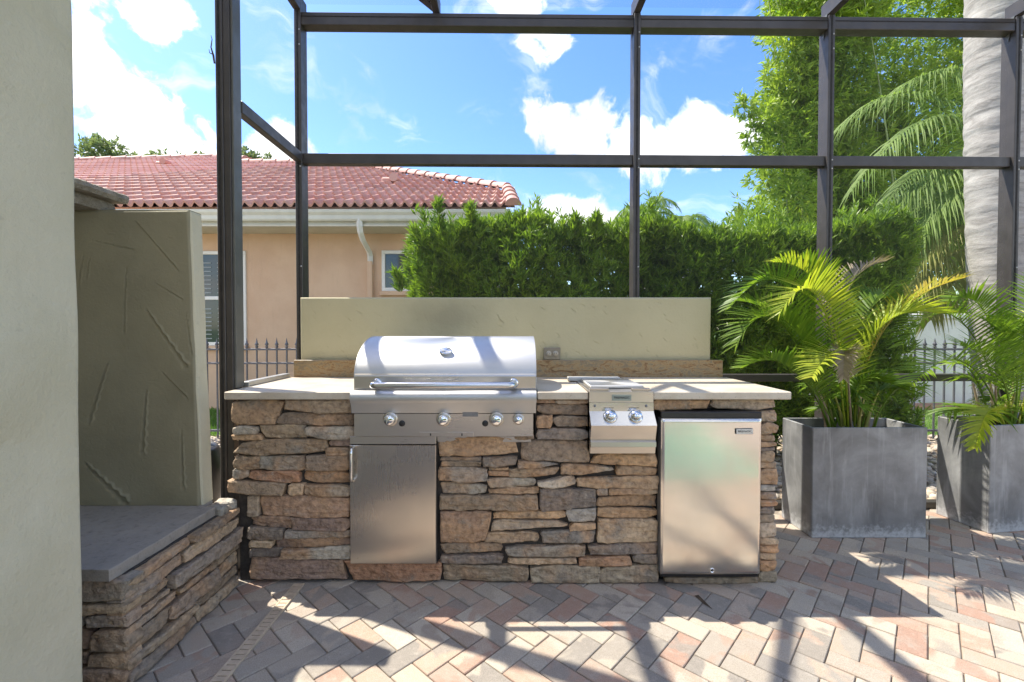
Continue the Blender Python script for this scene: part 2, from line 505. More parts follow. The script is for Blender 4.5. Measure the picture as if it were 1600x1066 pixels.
class MB:
    def __init__(self): self.v = []; self.f = []; self.s = []

    def add(self, v, f, smooth=False):
        o = len(self.v); self.v += [tuple(p) for p in v]
        self.f += [tuple(i + o for i in q) for q in f]; self.s += [smooth] * len(f)
        return self

    def box(self, x0, x1, y0, y1, z0, z1, b=0.0):
        if b <= 0:
            v = [(x, y, z) for z in (z0, z1) for y in (y0, y1) for x in (x0, x1)]
            return self.add(v, [(0, 2, 3, 1), (4, 5, 7, 6), (0, 1, 5, 4), (2, 6, 7, 3), (0, 4, 6, 2), (1, 3, 7, 5)])
        X, Y, Z = (x0, x1), (y0, y1), (z0, z1)
        v = []; idx = {}
        for i in (0, 1):
            for j in (0, 1):
                for k in (0, 1):
                    sx, sy, sz = (b if i == 0 else -b), (b if j == 0 else -b), (b if k == 0 else -b)
                    idx[(i, j, k, 'x')] = len(v); v.append((X[i], Y[j] + sy, Z[k] + sz))
                    idx[(i, j, k, 'y')] = len(v); v.append((X[i] + sx, Y[j], Z[k] + sz))
                    idx[(i, j, k, 'z')] = len(v); v.append((X[i] + sx, Y[j] + sy, Z[k]))
        f = []
        I = lambda i, j, k, a: idx[(i, j, k, a)]
        for i in (0, 1):
            q = [I(i, 0, 0, 'x'), I(i, 0, 1, 'x'), I(i, 1, 1, 'x'), I(i, 1, 0, 'x')]; f.append(q if i == 0 else q[::-1])
            q = [I(0, i, 0, 'y'), I(1, i, 0, 'y'), I(1, i, 1, 'y'), I(0, i, 1, 'y')]; f.append(q if i == 0 else q[::-1])
            q = [I(0, 0, i, 'z'), I(0, 1, i, 'z'), I(1, 1, i, 'z'), I(1, 0, i, 'z')]; f.append(q if i == 0 else q[::-1])
        for i in (0, 1):
            for j in (0, 1):
                q = [I(i, j, 0, 'x'), I(i, j, 1, 'x'), I(i, j, 1, 'y'), I(i, j, 0, 'y')]; f.append(q if (i + j) % 2 else q[::-1])
                q = [I(i, 0, j, 'x'), I(i, 1, j, 'x'), I(i, 1, j, 'z'), I(i, 0, j, 'z')]; f.append(q if (i + j) % 2 == 0 else q[::-1])
                q = [I(0, i, j, 'y'), I(1, i, j, 'y'), I(1, i, j, 'z'), I(0, i, j, 'z')]; f.append(q if (i + j) % 2 else q[::-1])
                for k in (0, 1):
                    q = [I(i, j, k, 'x'), I(i, j, k, 'y'), I(i, j, k, 'z')]; f.append(q if (i + j + k) % 2 else q[::-1])
        return self.add(v, [tuple(q) for q in f])

    def tube(self, pts, r, n=10, caps=True, smooth=True):
        pts = [Vector(p) for p in pts]
        rr = r if isinstance(r, (list, tuple)) else [r] * len(pts)
        v = []; f = []
        ref = None
        for i, p in enumerate(pts):
            t = (pts[min(i + 1, len(pts) - 1)] - pts[max(i - 1, 0)]).normalized()
            if ref is None: ref = Vector((0, 0, 1)) if abs(t.z) < .9 else Vector((1, 0, 0))
            a = t.cross(ref).normalized(); ref = a.cross(t).normalized(); b = ref
            for k in range(n):
                th = 2 * math.pi * k / n
                v.append(p + (a * math.cos(th) + b * math.sin(th)) * rr[i])
        for i in range(len(pts) - 1):
            for k in range(n):
                f.append((i * n + k, i * n + (k + 1) % n, (i + 1) * n + (k + 1) % n, (i + 1) * n + k))
        self.add(v, f, smooth)
        if caps:
            self.add(v[:n], [tuple(range(n))[::-1]]); self.add(v[-n:], [tuple(range(n))])
        return self

    def lathe(self, prof, M, n=24, smooth=True):
        """profile of (radius, height) turned about local Z, placed with matrix M"""
        v = []; f = []
        for (r, h) in prof:
            for k in range(n):
                th = 2 * math.pi * k / n
                v.append(M @ Vector((r * math.cos(th), r * math.sin(th), h)))
        for i in range(len(prof) - 1):
            for k in range(n):
                f.append((i * n + k, i * n + (k + 1) % n, (i + 1) * n + (k + 1) % n, (i + 1) * n + k))
        self.add(v, f, smooth)
        if prof[-1][0] > 1e-5: self.add(v[-n:], [tuple(range(n))])
        return self

    def extrude_x(self, prof, x0, x1, smooth=False, caps=False):
        """profile of (y, z) swept along x"""
        n = len(prof)
        v = [(x0, y, z) for y, z in prof] + [(x1, y, z) for y, z in prof]
        self.add(v, [(i, i + n, i + n + 1, i + 1) for i in range(n - 1)], smooth)
        if caps:
            self.add([(x0, y, z) for y, z in prof], [tuple(range(n))]); self.add([(x1, y, z) for y, z in prof], [tuple(range(n))[::-1]])
        return self

    def mesh(self, name):
        m = bpy.data.meshes.new(name)
        m.from_pydata(self.v, [], self.f)
        m.polygons.foreach_set('use_smooth', self.s)
        m.update()
        return m

    def build(self, name, mat, parent=None):
        return obj(name, self.mesh(name), mat, parent)


def obj(name, mesh, mat, parent=None, loc=None, rot=None):
    o = bpy.data.objects.new(name, mesh)
    if mat is not None and not mesh.materials: mesh.materials.append(MAT[mat] if isinstance(mat, str) else mat)
    col.objects.link(o)
    if parent is not None: o.parent = parent
    if loc is not None: o.location = loc
    if rot is not None: o.rotation_euler = rot
    return o


def tag(o, label, cat, group=None):
    o['label'] = label; o['category'] = cat
    if group: o['group'] = group
    return o


def thing(name, label, cat, loc=(0, 0, 0), rz=0.0, group=None):
    o = bpy.data.objects.new(name, None); o.empty_display_size = .1
    col.objects.link(o); o.location = loc; o.rotation_euler = (0, 0, rz)
    return tag(o, label, cat, group)


def struct(o): o['kind'] = 'structure'; return o
def stuff(o): o['kind'] = 'stuff'; return o


def text_mesh(s, size, name, depth=.0006):
    cu = bpy.data.curves.new(name, 'FONT'); cu.body = s; cu.size = size
    cu.align_x = 'CENTER'; cu.align_y = 'CENTER'; cu.extrude = depth; cu.resolution_u = 2
    o = bpy.data.objects.new(name, cu); col.objects.link(o)
    dg = bpy.context.evaluated_depsgraph_get()
    m = bpy.data.meshes.new_from_object(o.evaluated_get(dg))
    bpy.data.objects.remove(o); bpy.data.curves.remove(cu)
    m.materials.clear(); m.name = name
    return m
STONES = [
    (-1.391,0.921,-1.132,0.921,-1.178,0.796,-1.406,0.796), (-1.125,0.921,-0.784,0.921,-0.785,0.852,-1.128,0.861), (-1.149,0.854,-0.789,0.848,-0.795,0.784,-1.178,0.798),
    (-1.382,0.788,-1.265,0.788,-1.266,0.748,-1.383,0.748), (-1.261,0.794,-1.027,0.792,-1.026,0.727,-1.238,0.727), (-1.023,0.789,-0.779,0.782,-0.779,0.721,-1.017,0.73),
    (-1.396,0.745,-1.248,0.745,-1.243,0.72,-1.386,0.72), (-1.347,0.713,-0.916,0.725,-0.921,0.655,-1.389,0.644), (-0.91,0.719,-0.803,0.719,-0.803,0.688,-0.91,0.688),
    (-0.92,0.68,-0.806,0.68,-0.807,0.642,-0.921,0.642), (-1.383,0.636,-1.257,0.636,-1.257,0.571,-1.388,0.571), (-1.252,0.64,-1.029,0.64,-1.033,0.563,-1.251,0.567),
    (-1.024,0.646,-0.807,0.646,-0.809,0.561,-1.027,0.567), (-1.395,0.567,-1.315,0.567,-1.316,0.521,-1.396,0.521), (-1.311,0.563,-1.056,0.559,-1.059,0.505,-1.316,0.519),
    (-1.035,0.563,-0.809,0.559,-0.812,0.5,-1.043,0.511), (-1.418,0.517,-1.123,0.502,-1.142,0.443,-1.412,0.459), (-1.113,0.5,-1.036,0.496,-1.039,0.44,-1.109,0.44),
    (-1.034,0.492,-0.806,0.49,-0.806,0.438,-1.037,0.438), (-1.319,0.446,-1.265,0.446,-1.266,0.333,-1.32,0.333), (-1.261,0.436,-0.808,0.433,-0.811,0.331,-1.258,0.339),
    (-1.31,0.333,-1.102,0.331,-1.11,0.268,-1.3,0.289), (-1.104,0.329,-0.803,0.329,-0.803,0.27,-1.097,0.266), (-1.321,0.281,-1.14,0.274,-1.145,0.218,-1.319,0.222),
    (-1.136,0.264,-0.803,0.267,-0.805,0.233,-1.132,0.228), (-1.309,0.218,-1.188,0.213,-1.197,0.182,-1.305,0.184), (-1.184,0.222,-0.805,0.23,-0.804,0.188,-1.176,0.174),
    (-1.309,0.178,-1.147,0.176,-1.158,0.134,-1.306,0.134), (-1.145,0.172,-0.806,0.184,-0.804,0.119,-1.154,0.123), (-1.306,0.129,-0.846,0.115,-0.828,0.018,-1.307,0.024),
    (-0.842,0.113,-0.35,0.104,-0.353,0.014,-0.792,0.016), (-0.369,0.734,0.006,0.734,0.037,0.643,-0.367,0.636), (0.014,0.744,0.107,0.744,0.107,0.723,0.014,0.723),
    (0.123,0.922,0.213,0.922,0.213,0.904,0.123,0.904), (0.215,0.922,0.386,0.922,0.386,0.9,0.215,0.9), (0.123,0.9,0.386,0.898,0.384,0.84,0.123,0.848),
    (0.123,0.842,0.198,0.842,0.196,0.782,0.126,0.784), (0.202,0.838,0.385,0.834,0.385,0.778,0.203,0.786), (0.123,0.775,0.387,0.768,0.385,0.717,0.123,0.726),
    (0.047,0.715,0.391,0.713,0.385,0.607,0.045,0.615), (-0.355,0.63,-0.154,0.63,-0.154,0.613,-0.355,0.613), (-0.353,0.611,-0.154,0.611,-0.154,0.588,-0.353,0.588),
    (-0.145,0.632,0.025,0.632,0.016,0.586,-0.141,0.586), (0.029,0.613,0.227,0.605,0.139,0.58,0.031,0.578), (-0.367,0.584,-0.123,0.582,-0.127,0.507,-0.361,0.515),
    (-0.114,0.578,-0.017,0.578,-0.017,0.565,-0.114,0.565), (-0.116,0.561,-0.019,0.561,-0.019,0.536,-0.116,0.536), (-0.015,0.576,0.232,0.582,0.222,0.539,-0.012,0.528),
    (0.242,0.605,0.508,0.582,0.504,0.555,0.242,0.544), (0.41,0.649,0.717,0.649,0.717,0.591,0.394,0.594), (0.51,0.586,0.723,0.589,0.724,0.544,0.522,0.548),
    (-0.121,0.528,0.12,0.523,0.12,0.484,-0.112,0.48), (0.128,0.521,0.313,0.54,0.313,0.49,0.13,0.484), (0.323,0.53,0.726,0.54,0.726,0.48,0.328,0.471),
    (-0.359,0.501,-0.126,0.497,-0.131,0.444,-0.357,0.446), (-0.117,0.476,0.133,0.479,0.133,0.446,-0.114,0.448), (-0.362,0.44,0.13,0.442,0.131,0.367,-0.358,0.369),
    (0.139,0.48,0.421,0.467,0.417,0.385,0.141,0.362), (0.427,0.471,0.481,0.471,0.481,0.439,0.427,0.439), (0.485,0.474,0.724,0.477,0.724,0.451,0.485,0.446),
    (0.438,0.438,0.722,0.446,0.722,0.383,0.425,0.379), (-0.36,0.36,-0.102,0.36,-0.136,0.209,-0.354,0.207), (-0.094,0.358,0.272,0.36,0.27,0.323,-0.09,0.321),
    (0.274,0.369,0.421,0.372,0.422,0.31,0.276,0.308), (0.428,0.373,0.727,0.377,0.727,0.327,0.432,0.325), (-0.09,0.316,0.28,0.304,0.274,0.285,-0.108,0.26),
    (0.287,0.3,0.42,0.302,0.416,0.264,0.291,0.262), (0.426,0.321,0.727,0.321,0.726,0.212,0.426,0.209), (-0.123,0.247,0.135,0.256,0.135,0.205,-0.136,0.201),
    (0.145,0.256,0.416,0.26,0.412,0.203,0.149,0.199), (-0.356,0.201,-0.046,0.195,-0.05,0.155,-0.352,0.146), (-0.04,0.182,0.368,0.191,0.36,0.13,-0.027,0.14),
    (0.38,0.199,0.726,0.203,0.724,0.146,0.385,0.142), (-0.358,0.138,-0.044,0.142,-0.048,0.098,-0.356,0.1), (-0.025,0.121,0.321,0.125,0.321,0.1,-0.017,0.094),
    (0.339,0.125,0.599,0.14,0.597,0.09,0.337,0.088), (0.605,0.142,0.724,0.142,0.724,0.102,0.608,0.102), (-0.344,0.088,0.081,0.09,0.079,0.008,-0.342,0.008),
    (0.093,0.086,0.447,0.083,0.433,0.006,0.096,0.003), (0.449,0.079,0.728,0.094,0.727,0.003,0.437,0.006), (0.7,0.921,0.986,0.921,0.971,0.875,0.7,0.871),
    (0.993,0.923,1.315,0.927,1.314,0.871,0.992,0.873), (0.765,0.031,1.228,0.031,1.228,-0.009,0.766,-0.009), (1.224,0.863,1.31,0.863,1.311,0.809,1.225,0.809),
    (1.225,0.803,1.315,0.803,1.315,0.749,1.225,0.749), (1.226,0.744,1.309,0.744,1.31,0.711,1.227,0.711), (1.228,0.705,1.318,0.705,1.318,0.682,1.228,0.682),
    (1.228,0.678,1.31,0.678,1.31,0.663,1.228,0.663), (1.229,0.659,1.306,0.659,1.307,0.609,1.23,0.609), (1.23,0.605,1.319,0.605,1.319,0.576,1.23,0.576),
    (1.23,0.57,1.322,0.57,1.322,0.495,1.231,0.495), (1.23,0.488,1.316,0.488,1.317,0.459,1.231,0.459), (1.232,0.455,1.315,0.455,1.315,0.423,1.232,0.423),
    (1.231,0.419,1.319,0.419,1.319,0.386,1.231,0.386), (1.232,0.38,1.309,0.38,1.31,0.348,1.233,0.348), (1.233,0.344,1.316,0.344,1.316,0.3,1.233,0.3),
    (1.232,0.296,1.323,0.296,1.323,0.231,1.233,0.231), (1.234,0.227,1.328,0.227,1.328,0.195,1.234,0.195), (1.234,0.191,1.332,0.191,1.333,0.153,1.235,0.153),
    (1.235,0.149,1.318,0.149,1.318,0.113,1.235,0.113), (1.235,0.111,1.321,0.111,1.321,0.061,1.236,0.061), (1.236,0.057,1.327,0.057,1.328,-0.009,1.236,-0.009)]
FRONDS_NEAR = [
    ((2.033,2.88,0.645),(1.759,2.88,1.51),(1.366,2.86,1.4),'g',0.3),
    ((1.999,2.86,0.642),(1.677,2.84,1.307),(1.369,2.78,1.17),'g',0.3),
    ((2.004,2.85,0.644),(1.715,2.8,1.031),(1.394,2.75,1.035),'g',0.22),
    ((2.144,2.92,0.649),(2.038,2.95,1.454),(1.688,2.95,1.702),'y',0.26),
    ((2.186,2.95,0.643),(2.107,3.0,1.415),(1.914,3.0,1.73),'g',0.26),
    ((2.085,2.84,0.666),(1.841,2.72,1.439),(1.539,2.62,1.36),'y',0.3),
    ((2.207,2.95,0.643),(2.17,3.0,1.415),(2.46,3.0,1.717),'d',0.2),
    ((2.205,2.92,0.649),(2.385,2.9,1.288),(2.831,2.85,1.591),'o',0.24),
    ((2.175,2.88,0.658),(2.26,2.82,1.248),(2.534,2.7,1.362),'y',0.28),
    ((2.105,2.84,0.654),(1.91,2.65,1.1),(1.596,2.42,1.012),'y',0.24),
    ((2.125,2.84,0.654),(1.925,2.62,1.12),(1.825,2.5,0.997),'d2',0.13),
    ((2.196,2.88,0.645),(2.217,2.85,0.926),(2.404,2.75,0.891),'g',0.2),
    ((2.039,2.86,0.65),(1.79,2.75,0.938),(1.511,2.65,1.1),'g',0.28),
    ((2.159,2.97,0.638),(1.869,3.02,1.246),(1.489,3.03,1.459),'g',0.28),
    ((2.194,2.96,0.641),(2.319,3.0,1.33),(2.553,3.03,1.459),'g',0.28),
    ((2.067,2.86,0.662),(1.853,2.8,1.09),(1.643,2.75,1.325),'g',0.28),
    ((2.17,2.9,0.653),(2.225,2.9,1.084),(2.331,2.9,1.328),'g',0.26)]
FRONDS_RIGHT = [
    ((3.228,2.95,0.622),(2.853,2.9,1.328),(2.403,2.8,1.169),'g',0.26),
    ((3.175,2.92,0.628),(2.749,2.75,1.062),(2.246,2.55,0.962),'g',0.28),
    ((3.139,2.88,0.629),(2.828,2.68,0.795),(2.66,2.6,0.588),'y',0.16),
    ((3.304,3.0,0.632),(3.162,3.02,1.331),(2.926,3.02,1.458),'g',0.26),
    ((3.269,2.95,0.643),(3.319,2.95,1.247),(3.032,2.8,1.248),'g',0.26),
    ((3.311,2.95,0.643),(3.464,2.9,1.328),(3.778,2.8,1.326),'y',0.3),
    ((3.194,2.9,0.641),(2.997,2.8,1.011),(2.659,2.7,1.173),'g',0.3),
    ((3.388,3.0,0.619),(3.517,3.05,1.246),(3.593,3.05,1.673),'g',0.28),
    ((3.202,2.9,0.641),(3.149,2.85,1.087),(2.912,2.8,1.326),'g',0.28)]
FRONDS_FEATHER = [
    ((6.844,6.1,2.077),(6.015,6.0,4.313),(4.847,5.9,4.262),'p',0.55),
    ((6.621,5.9,1.968),(5.432,5.4,3.038),(4.21,5.1,2.585),'p',0.55),
    ((6.621,5.9,1.968),(5.386,5.5,2.688),(4.231,5.3,2.341),'p',0.5),
    ((6.732,6.0,2.064),(5.464,5.6,3.801),(3.853,5.2,2.828),'p',0.5),
    ((6.732,6.0,2.064),(5.298,5.5,3.299),(3.895,5.1,2.158),'p',0.5),
    ((6.734,6.0,1.98),(5.29,5.4,2.587),(3.933,4.9,1.781),'p',0.42),
    ((6.621,5.9,1.968),(5.174,5.2,2.176),(4.08,4.8,1.434),'q',0.4),
    ((6.818,6.0,1.98),(6.351,6.0,4.23),(5.253,5.9,4.506),'p',0.5),
    ((6.818,6.0,1.98),(7.529,6.0,3.899),(8.66,5.9,3.038),'p',0.5),
    ((6.734,6.0,1.98),(5.483,5.3,2.858),(4.391,4.9,2.329),'p',0.5),
    ((6.734,6.0,1.98),(5.251,5.2,1.958),(4.419,4.8,1.367),'q',0.38),
    ((6.844,6.1,2.077),(5.507,5.9,4.1),(4.124,5.8,3.811),'p',0.5),
    ((6.844,6.1,2.077),(5.323,5.6,2.948),(4.016,5.3,1.823),'p',0.45),
    ((6.509,5.8,1.956),(5.72,5.5,3.299),(4.96,5.3,3.079),'p',0.5),
    ((6.509,5.8,1.956),(5.314,5.2,2.466),(4.329,4.9,1.918),'q',0.42)]

def wloc(p):
    v = Vector((0, 0, 0))
    while p is not None: v += p.location; p = p.parent
    return v


def part(mb, name, mat, parent):
    """mesh written in world coordinates, hung under its thing"""
    m = mb.mesh(name) if isinstance(mb, MB) else mb
    return obj(name, m, mat, parent, loc=-wloc(parent))


def place(mesh, name, mat, parent, loc, rot=None):
    return obj(name, mesh, mat, parent, loc=Vector(loc) - wloc(parent), rot=rot)


# ------------------------------------------------------------------ ground, patio, pavers
def sheet(name, x0, x1, y0, y1, z, mat, hole=None):
    if hole is None:
        return struct(obj(name, me(name, [(x0, y0, z), (x1, y0, z), (x1, y1, z), (x0, y1, z)], [(0, 1, 2, 3)]), mat))
    a, b, c, d = hole
    v = [(x0, y0, z), (x1, y0, z), (x1, y1, z), (x0, y1, z), (a, c, z), (b, c, z), (b, d, z), (a, d, z)]
    return struct(obj(name, me(name, v, [(0, 1, 5, 4), (1, 2, 6, 5), (2, 3, 7, 6), (3, 0, 4, 7)]), mat))


CAGE_Y = 3.165
POOL = (1.02, 2.45, -2.2, 0.48)
PAVER = 0.0965
PH = 0.05

lawn = sheet('lawn', -900, 900, 5.55, 1800, -0.03, 'turf')
sheet('garden_bed', -9, 14, 3.24, 5.55, -0.045, 'gravel')
patio = sheet('patio', -9, 14, -12, 3.24, -0.0075, 'sand', hole=POOL)
sheet('yard_ground', -900, 900, -900, -12, -0.03, 'turf')
mb = MB()
a, b, c, d = POOL
mb.add([(a, c, -.012), (b, c, -.012), (b, d, -.012), (a, d, -.012), (a, c, -1.3), (b, c, -1.3), (b, d, -1.3), (a, d, -1.3)],
       [(0, 1, 5, 4), (1, 2, 6, 5), (2, 3, 7, 6), (3, 0, 4, 7), (4, 5, 6, 7)])
struct(mb.build('pool_basin', 'pool_wall'))
struct(obj('pool_water', me('pool_water', [(a, c, -.10), (b, c, -.10), (b, d, -.10), (a, d, -.10)], [(0, 1, 2, 3)]), 'pool'))


def paver_mesh(l, w, seed):
    m = MB(); g = .0021; rr = random.Random(seed)
    m.box(g, l - g, g, w - g, -PH, 0, .0028)
    m.v = [(x + rr.uniform(-.0007, .0007), y + rr.uniform(-.0007, .0007), z) for x, y, z in m.v]
    return m.mesh('paver')


paver_h = [paver_mesh(2 * PAVER, PAVER, i) for i in range(4)]
paver_v = [paver_mesh(PAVER, 2 * PAVER, 10 + i) for i in range(4)]
ANG = R(-42.6)
ca, sa = math.cos(ANG), math.sin(ANG)
near, rest = [], []
ISLAND = (-1.40, 1.345, 2.255, 3.1)
LEDGE_X = -1.352
for i in range(-75, 110):
    for j in range(-75, 110):
        k = (i - j) % 4
        if k == 0: w_, h_ = 2, 1
        elif k == 3: w_, h_ = 1, 2
        else: continue
        lx, ly = i * PAVER, j * PAVER
        cx, cy = lx + w_ * PAVER / 2, ly + h_ * PAVER / 2
        X, Y = ca * cx - sa * cy + .031, sa * cx + ca * cy + .02
        if not (-3.2 < X < 4.6 and -.48 < Y < 3.13): continue
        if ISLAND[0] + .06 < X < ISLAND[1] - .06 and Y > ISLAND[2] + .08: continue
        if X < LEDGE_X - .1 and Y > 1.45: continue
        if POOL[0] - .05 < X < POOL[1] + .05 and POOL[2] - .05 < Y < POOL[3] + .05: continue
        bx, by = ca * lx - sa * ly + .031, sa * lx + ca * ly + .02
        rec = (bx, by, w_, X, Y)
        vis = Y > 1.48 and abs(X) < 1.16 * Y + .12
        (near if vis else rest).append(rec)
near.sort(key=lambda r: r[3] ** 2 + r[4] ** 2)
rest += near[300:]; near = near[:300]
for (bx, by, w_, X, Y) in near:
    mesh = random.choice(paver_h if w_ == 2 else paver_v)
    o = place(mesh, 'paver', 'paver', patio, (bx, by, random.uniform(-.0015, .0015)), (random.uniform(-.004, .004), random.uniform(-.004, .004), ANG + random.uniform(-.004, .004)))
mb = MB()
for (bx, by, w_, X, Y) in rest:
    t = MB(); g = .0021
    lw = (2 * PAVER, PAVER) if w_ == 2 else (PAVER, 2 * PAVER)
    t.box(g, lw[0] - g, g, lw[1] - g, -.02, random.uniform(-.001, .001), .0035)
    mb.add([(bx + ca * x - sa * y, by + sa * x + ca * y, z) for x, y, z in t.v], t.f)
stuff(part(mb, 'paver_field', 'paver', patio))
# plain deck paving past the built pavers
mb = MB()
for (x0, x1, y0, y1) in ((-9, 14, -12, -2.2), (-9, 1.02, -2.2, -.55), (2.45, 14, -2.2, -.55), (-9, -3.3, -.55, 3.2), (4.7, 14, -.55, 3.2)):
    mb.add([(x0, y0, -.002), (x1, y0, -.002), (x1, y1, -.002), (x0, y1, -.002)], [(0, 1, 2, 3)])
part(mb, 'far_paving', m_plain('far paving', (.40, .33, .28), .85, 0, .25, 9, .3), patio)

# channel drain let into the pavers: bars across a dark slot
DX = -1.056
dr = thing('channel_drain', 'narrow tan slotted drain strip running across the pavers', 'drain', (DX, 1.9, 0))
mb = MB(); mb.box(DX - .022, DX + .022, -.3, 2.235, -.02, .0045); part(mb, 'channel', 'dark', dr)
mb = MB()
for s in (-1, 1): mb.box(DX + s * .0225 - .004, DX + s * .0225 + .004, -.3, 2.235, -.02, .0095, .001)
part(mb, 'edge_rail', 'drain', dr)
mb = MB(); y = -.29
while y < 2.22:
    mb.box(DX - .0185, DX + .0185, y, y + .0225, .001, .0085, .001); y += .0275
part(mb, 'grate_bar', 'drain', dr)

# ------------------------------------------------------------------ stones
PAL = [(.31, .225, .145), (.25, .19, .13), (.37, .28, .185), (.21, .175, .14), (.35, .195, .115), (.28, .245, .195), (.42, .30, .19), (.22, .155, .12),
       (.30, .21, .13), (.36, .285, .205), (.26, .235, .20), (.37, .22, .12), (.31, .275, .22), (.39, .26, .15), (.41, .35, .27), (.185, .155, .13)]


def stone_mesh(q, seed, depth=.07, bulge=.004, rough=.006):
    """q: four (a, b) corners tl tr br bl in the face plane; returns verts in local (a, d, b), d<0 is towards the viewer.
    Split-faced stone: broken straight edges, chipped corners, a face made of a few cleft planes."""
    rr = random.Random(seed)
    tl, tr, br, bl = q
    wid = max(abs(tr[0] - tl[0]), abs(br[0] - bl[0])); hei = max(abs(tl[1] - bl[1]), abs(tr[1] - br[1]))
    nu = max(7, min(34, int(wid / .011))); nv = max(5, min(15, int(hei / .0085)))
    sx, sy = rr.uniform(0, 90), rr.uniform(0, 90)
    amp = min(.0075, hei * .11)

    def edge(length, ends):
        """broken line of offsets along one edge; negative pulls in"""
        n = max(2, int(length / rr.uniform(.035, .075)))
        k = sorted([0.0, 1.0] + [rr.uniform(.06, .94) for _ in range(n)])
        o = [rr.uniform(-amp * .7, amp * .6) for _ in k]
        o[0] = -rr.uniform(0, 1) ** 2 * ends; o[-1] = -rr.uniform(0, 1) ** 2 * ends
        return k, o
    T, Bo = edge(wid, min(.016, hei * .28)), edge(wid, min(.016, hei * .28))
    Lf, Rt = edge(hei, min(.012, wid * .1)), edge(hei, min(.012, wid * .1))
    us = np.linspace(0, 1, nu + 1); vs = np.linspace(0, 1, nv + 1)
    us = .7 * us + .3 * (.5 - .5 * np.cos(math.pi * us)); vs = .6 * vs + .4 * (.5 - .5 * np.cos(math.pi * vs))
    To, Bf = np.interp(us, *T), np.interp(us, *Bo); Lo, Ro = np.interp(vs, *Lf), np.interp(vs, *Rt)
    planes = [(rr.uniform(-.10, .10), rr.uniform(-.16, .16), rr.uniform(-.003, .003)) for _ in range(rr.choice((2, 3, 3, 4)))]
    cx, cz = sum(p[0] for p in q) / 4, sum(p[1] for p in q) / 4
    proud = rr.uniform(-.010, .014)
    bev = min(.006, hei * .14)
    V = []
    for j in range(nv + 1):
        v = vs[j]
        for i in range(nu + 1):
            u = us[i]
            a = (tl[0] * (1 - u) + tr[0] * u) * (1 - v) + (bl[0] * (1 - u) + br[0] * u) * v
            b = (tl[1] * (1 - u) + tr[1] * u) * (1 - v) + (bl[1] * (1 - u) + br[1] * u) * v
            sgn = 1 if tr[0] > tl[0] else -1
            b += To[i] * (1 - v) ** 2 - Bf[i] * v ** 2
            a += sgn * (-Lo[j] * (1 - u) ** 2 + Ro[j] * u ** 2)
            fa = noise.noise(Vector((a * 60 + sx, b * 60 + sy, 4.4))); fb = noise.noise(Vector((a * 52 + sx, b * 66 + sy, 8.8)))
            a += fa * .0014; b += fb * .0018
            e = min(min(u, 1 - u) * wid, min(v, 1 - v) * hei)
            k = 1 - min(1, e / bev)
            h = max(p[0] * (a - cx) + p[1] * (b - cz) + p[2] for p in planes)
            h = -bulge + min(max(h, -.012), .012) + k * k * .005
            f = noise.fractal(Vector((a * 24 + sx, b * 40 + sy, 3.1)), .9, 2.1, 4)
            step = noise.noise(Vector((a * 7 + sx, b * 30 + sy, 6.2)))
            h += f * rough * .55 + (rough * .7 if step > .12 else 0.0) - proud
            V.append((a, h, b))
    F = []
    for j in range(nv):
        for i in range(nu):
            p = j * (nu + 1) + i
            F.append((p, p + nu + 1, p + nu + 2, p + 1))
    ring = [i for i in range(nu + 1)] + [(j + 1) * (nu + 1) - 1 for j in range(1, nv + 1)] + \
           [nv * (nu + 1) + i for i in range(nu - 1, -1, -1)] + [j * (nu + 1) for j in range(nv - 1, 0, -1)]
    n = len(ring); o = len(V)
    for r_ in ring: V.append(V[r_])          # own verts: a crisp arris round the face
    for r_ in ring: V.append((V[r_][0], depth, V[r_][2]))
    for i in range(n):
        F.append((o + i, o + (i + 1) % n, o + n + (i + 1) % n, o + n + i))
    return V, F


def put_stone(q, parent, plane, seed, depth=.07, tint=None, **kw):
    """plane: function (a, d, b) -> world point"""
    V, F = stone_mesh(q, seed, depth, **kw)
    W = [plane(*p) for p in V]
    c = Vector((sum(p[0] for p in W) / len(W), sum(p[1] for p in W) / len(W), sum(p[2] for p in W) / len(W)))
    m = me('stone', [(p[0] - c.x, p[1] - c.y, p[2] - c.z) for p in W], F, False)
    o = place(m, 'stone', 'stone', parent, c)
    rr = random.Random(seed + 99)
    t = tint or rr.choice(PAL)
    k = rr.uniform(1.0, 1.6)
    o.color = (t[0] * k, t[1] * k, t[2] * k, 1)
    return o


def courses(a0, a1, b0, b1, seed, hmin=.035, hmax=.085, lmin=.13, lmax=.38):
    rr = random.Random(seed); out = []; b = b1
    while b - b0 > .02:
        h = min(rr.uniform(hmin, hmax), b - b0)
        if b - b0 - h < .03: h = b - b0
        a = a0
        while a < a1 - .01:
            l = rr.uniform(lmin, lmax)
            if a1 - a - l < lmin * .8: l = a1 - a
            g = .004; s = rr.uniform(-.012, .012)
            hh = rr.random()
            if h > .065 and hh < .3:
                m = b - h * rr.uniform(.4, .6)
                out.append(((a + g, b - g), (a + l - g, b - g), (a + l - g, m + g), (a + g, m + g)))
                out.append(((a + g, m - g), (a + l - g, m - g), (a + l - g, b - h + g), (a + g, b - h + g)))
            else:
                out.append(((a + g, b - g), (a + l - g + s, b - g), (a + l - g - s, b - h + g), (a + g, b - h + g)))
            a += l
        b -= h
    return out


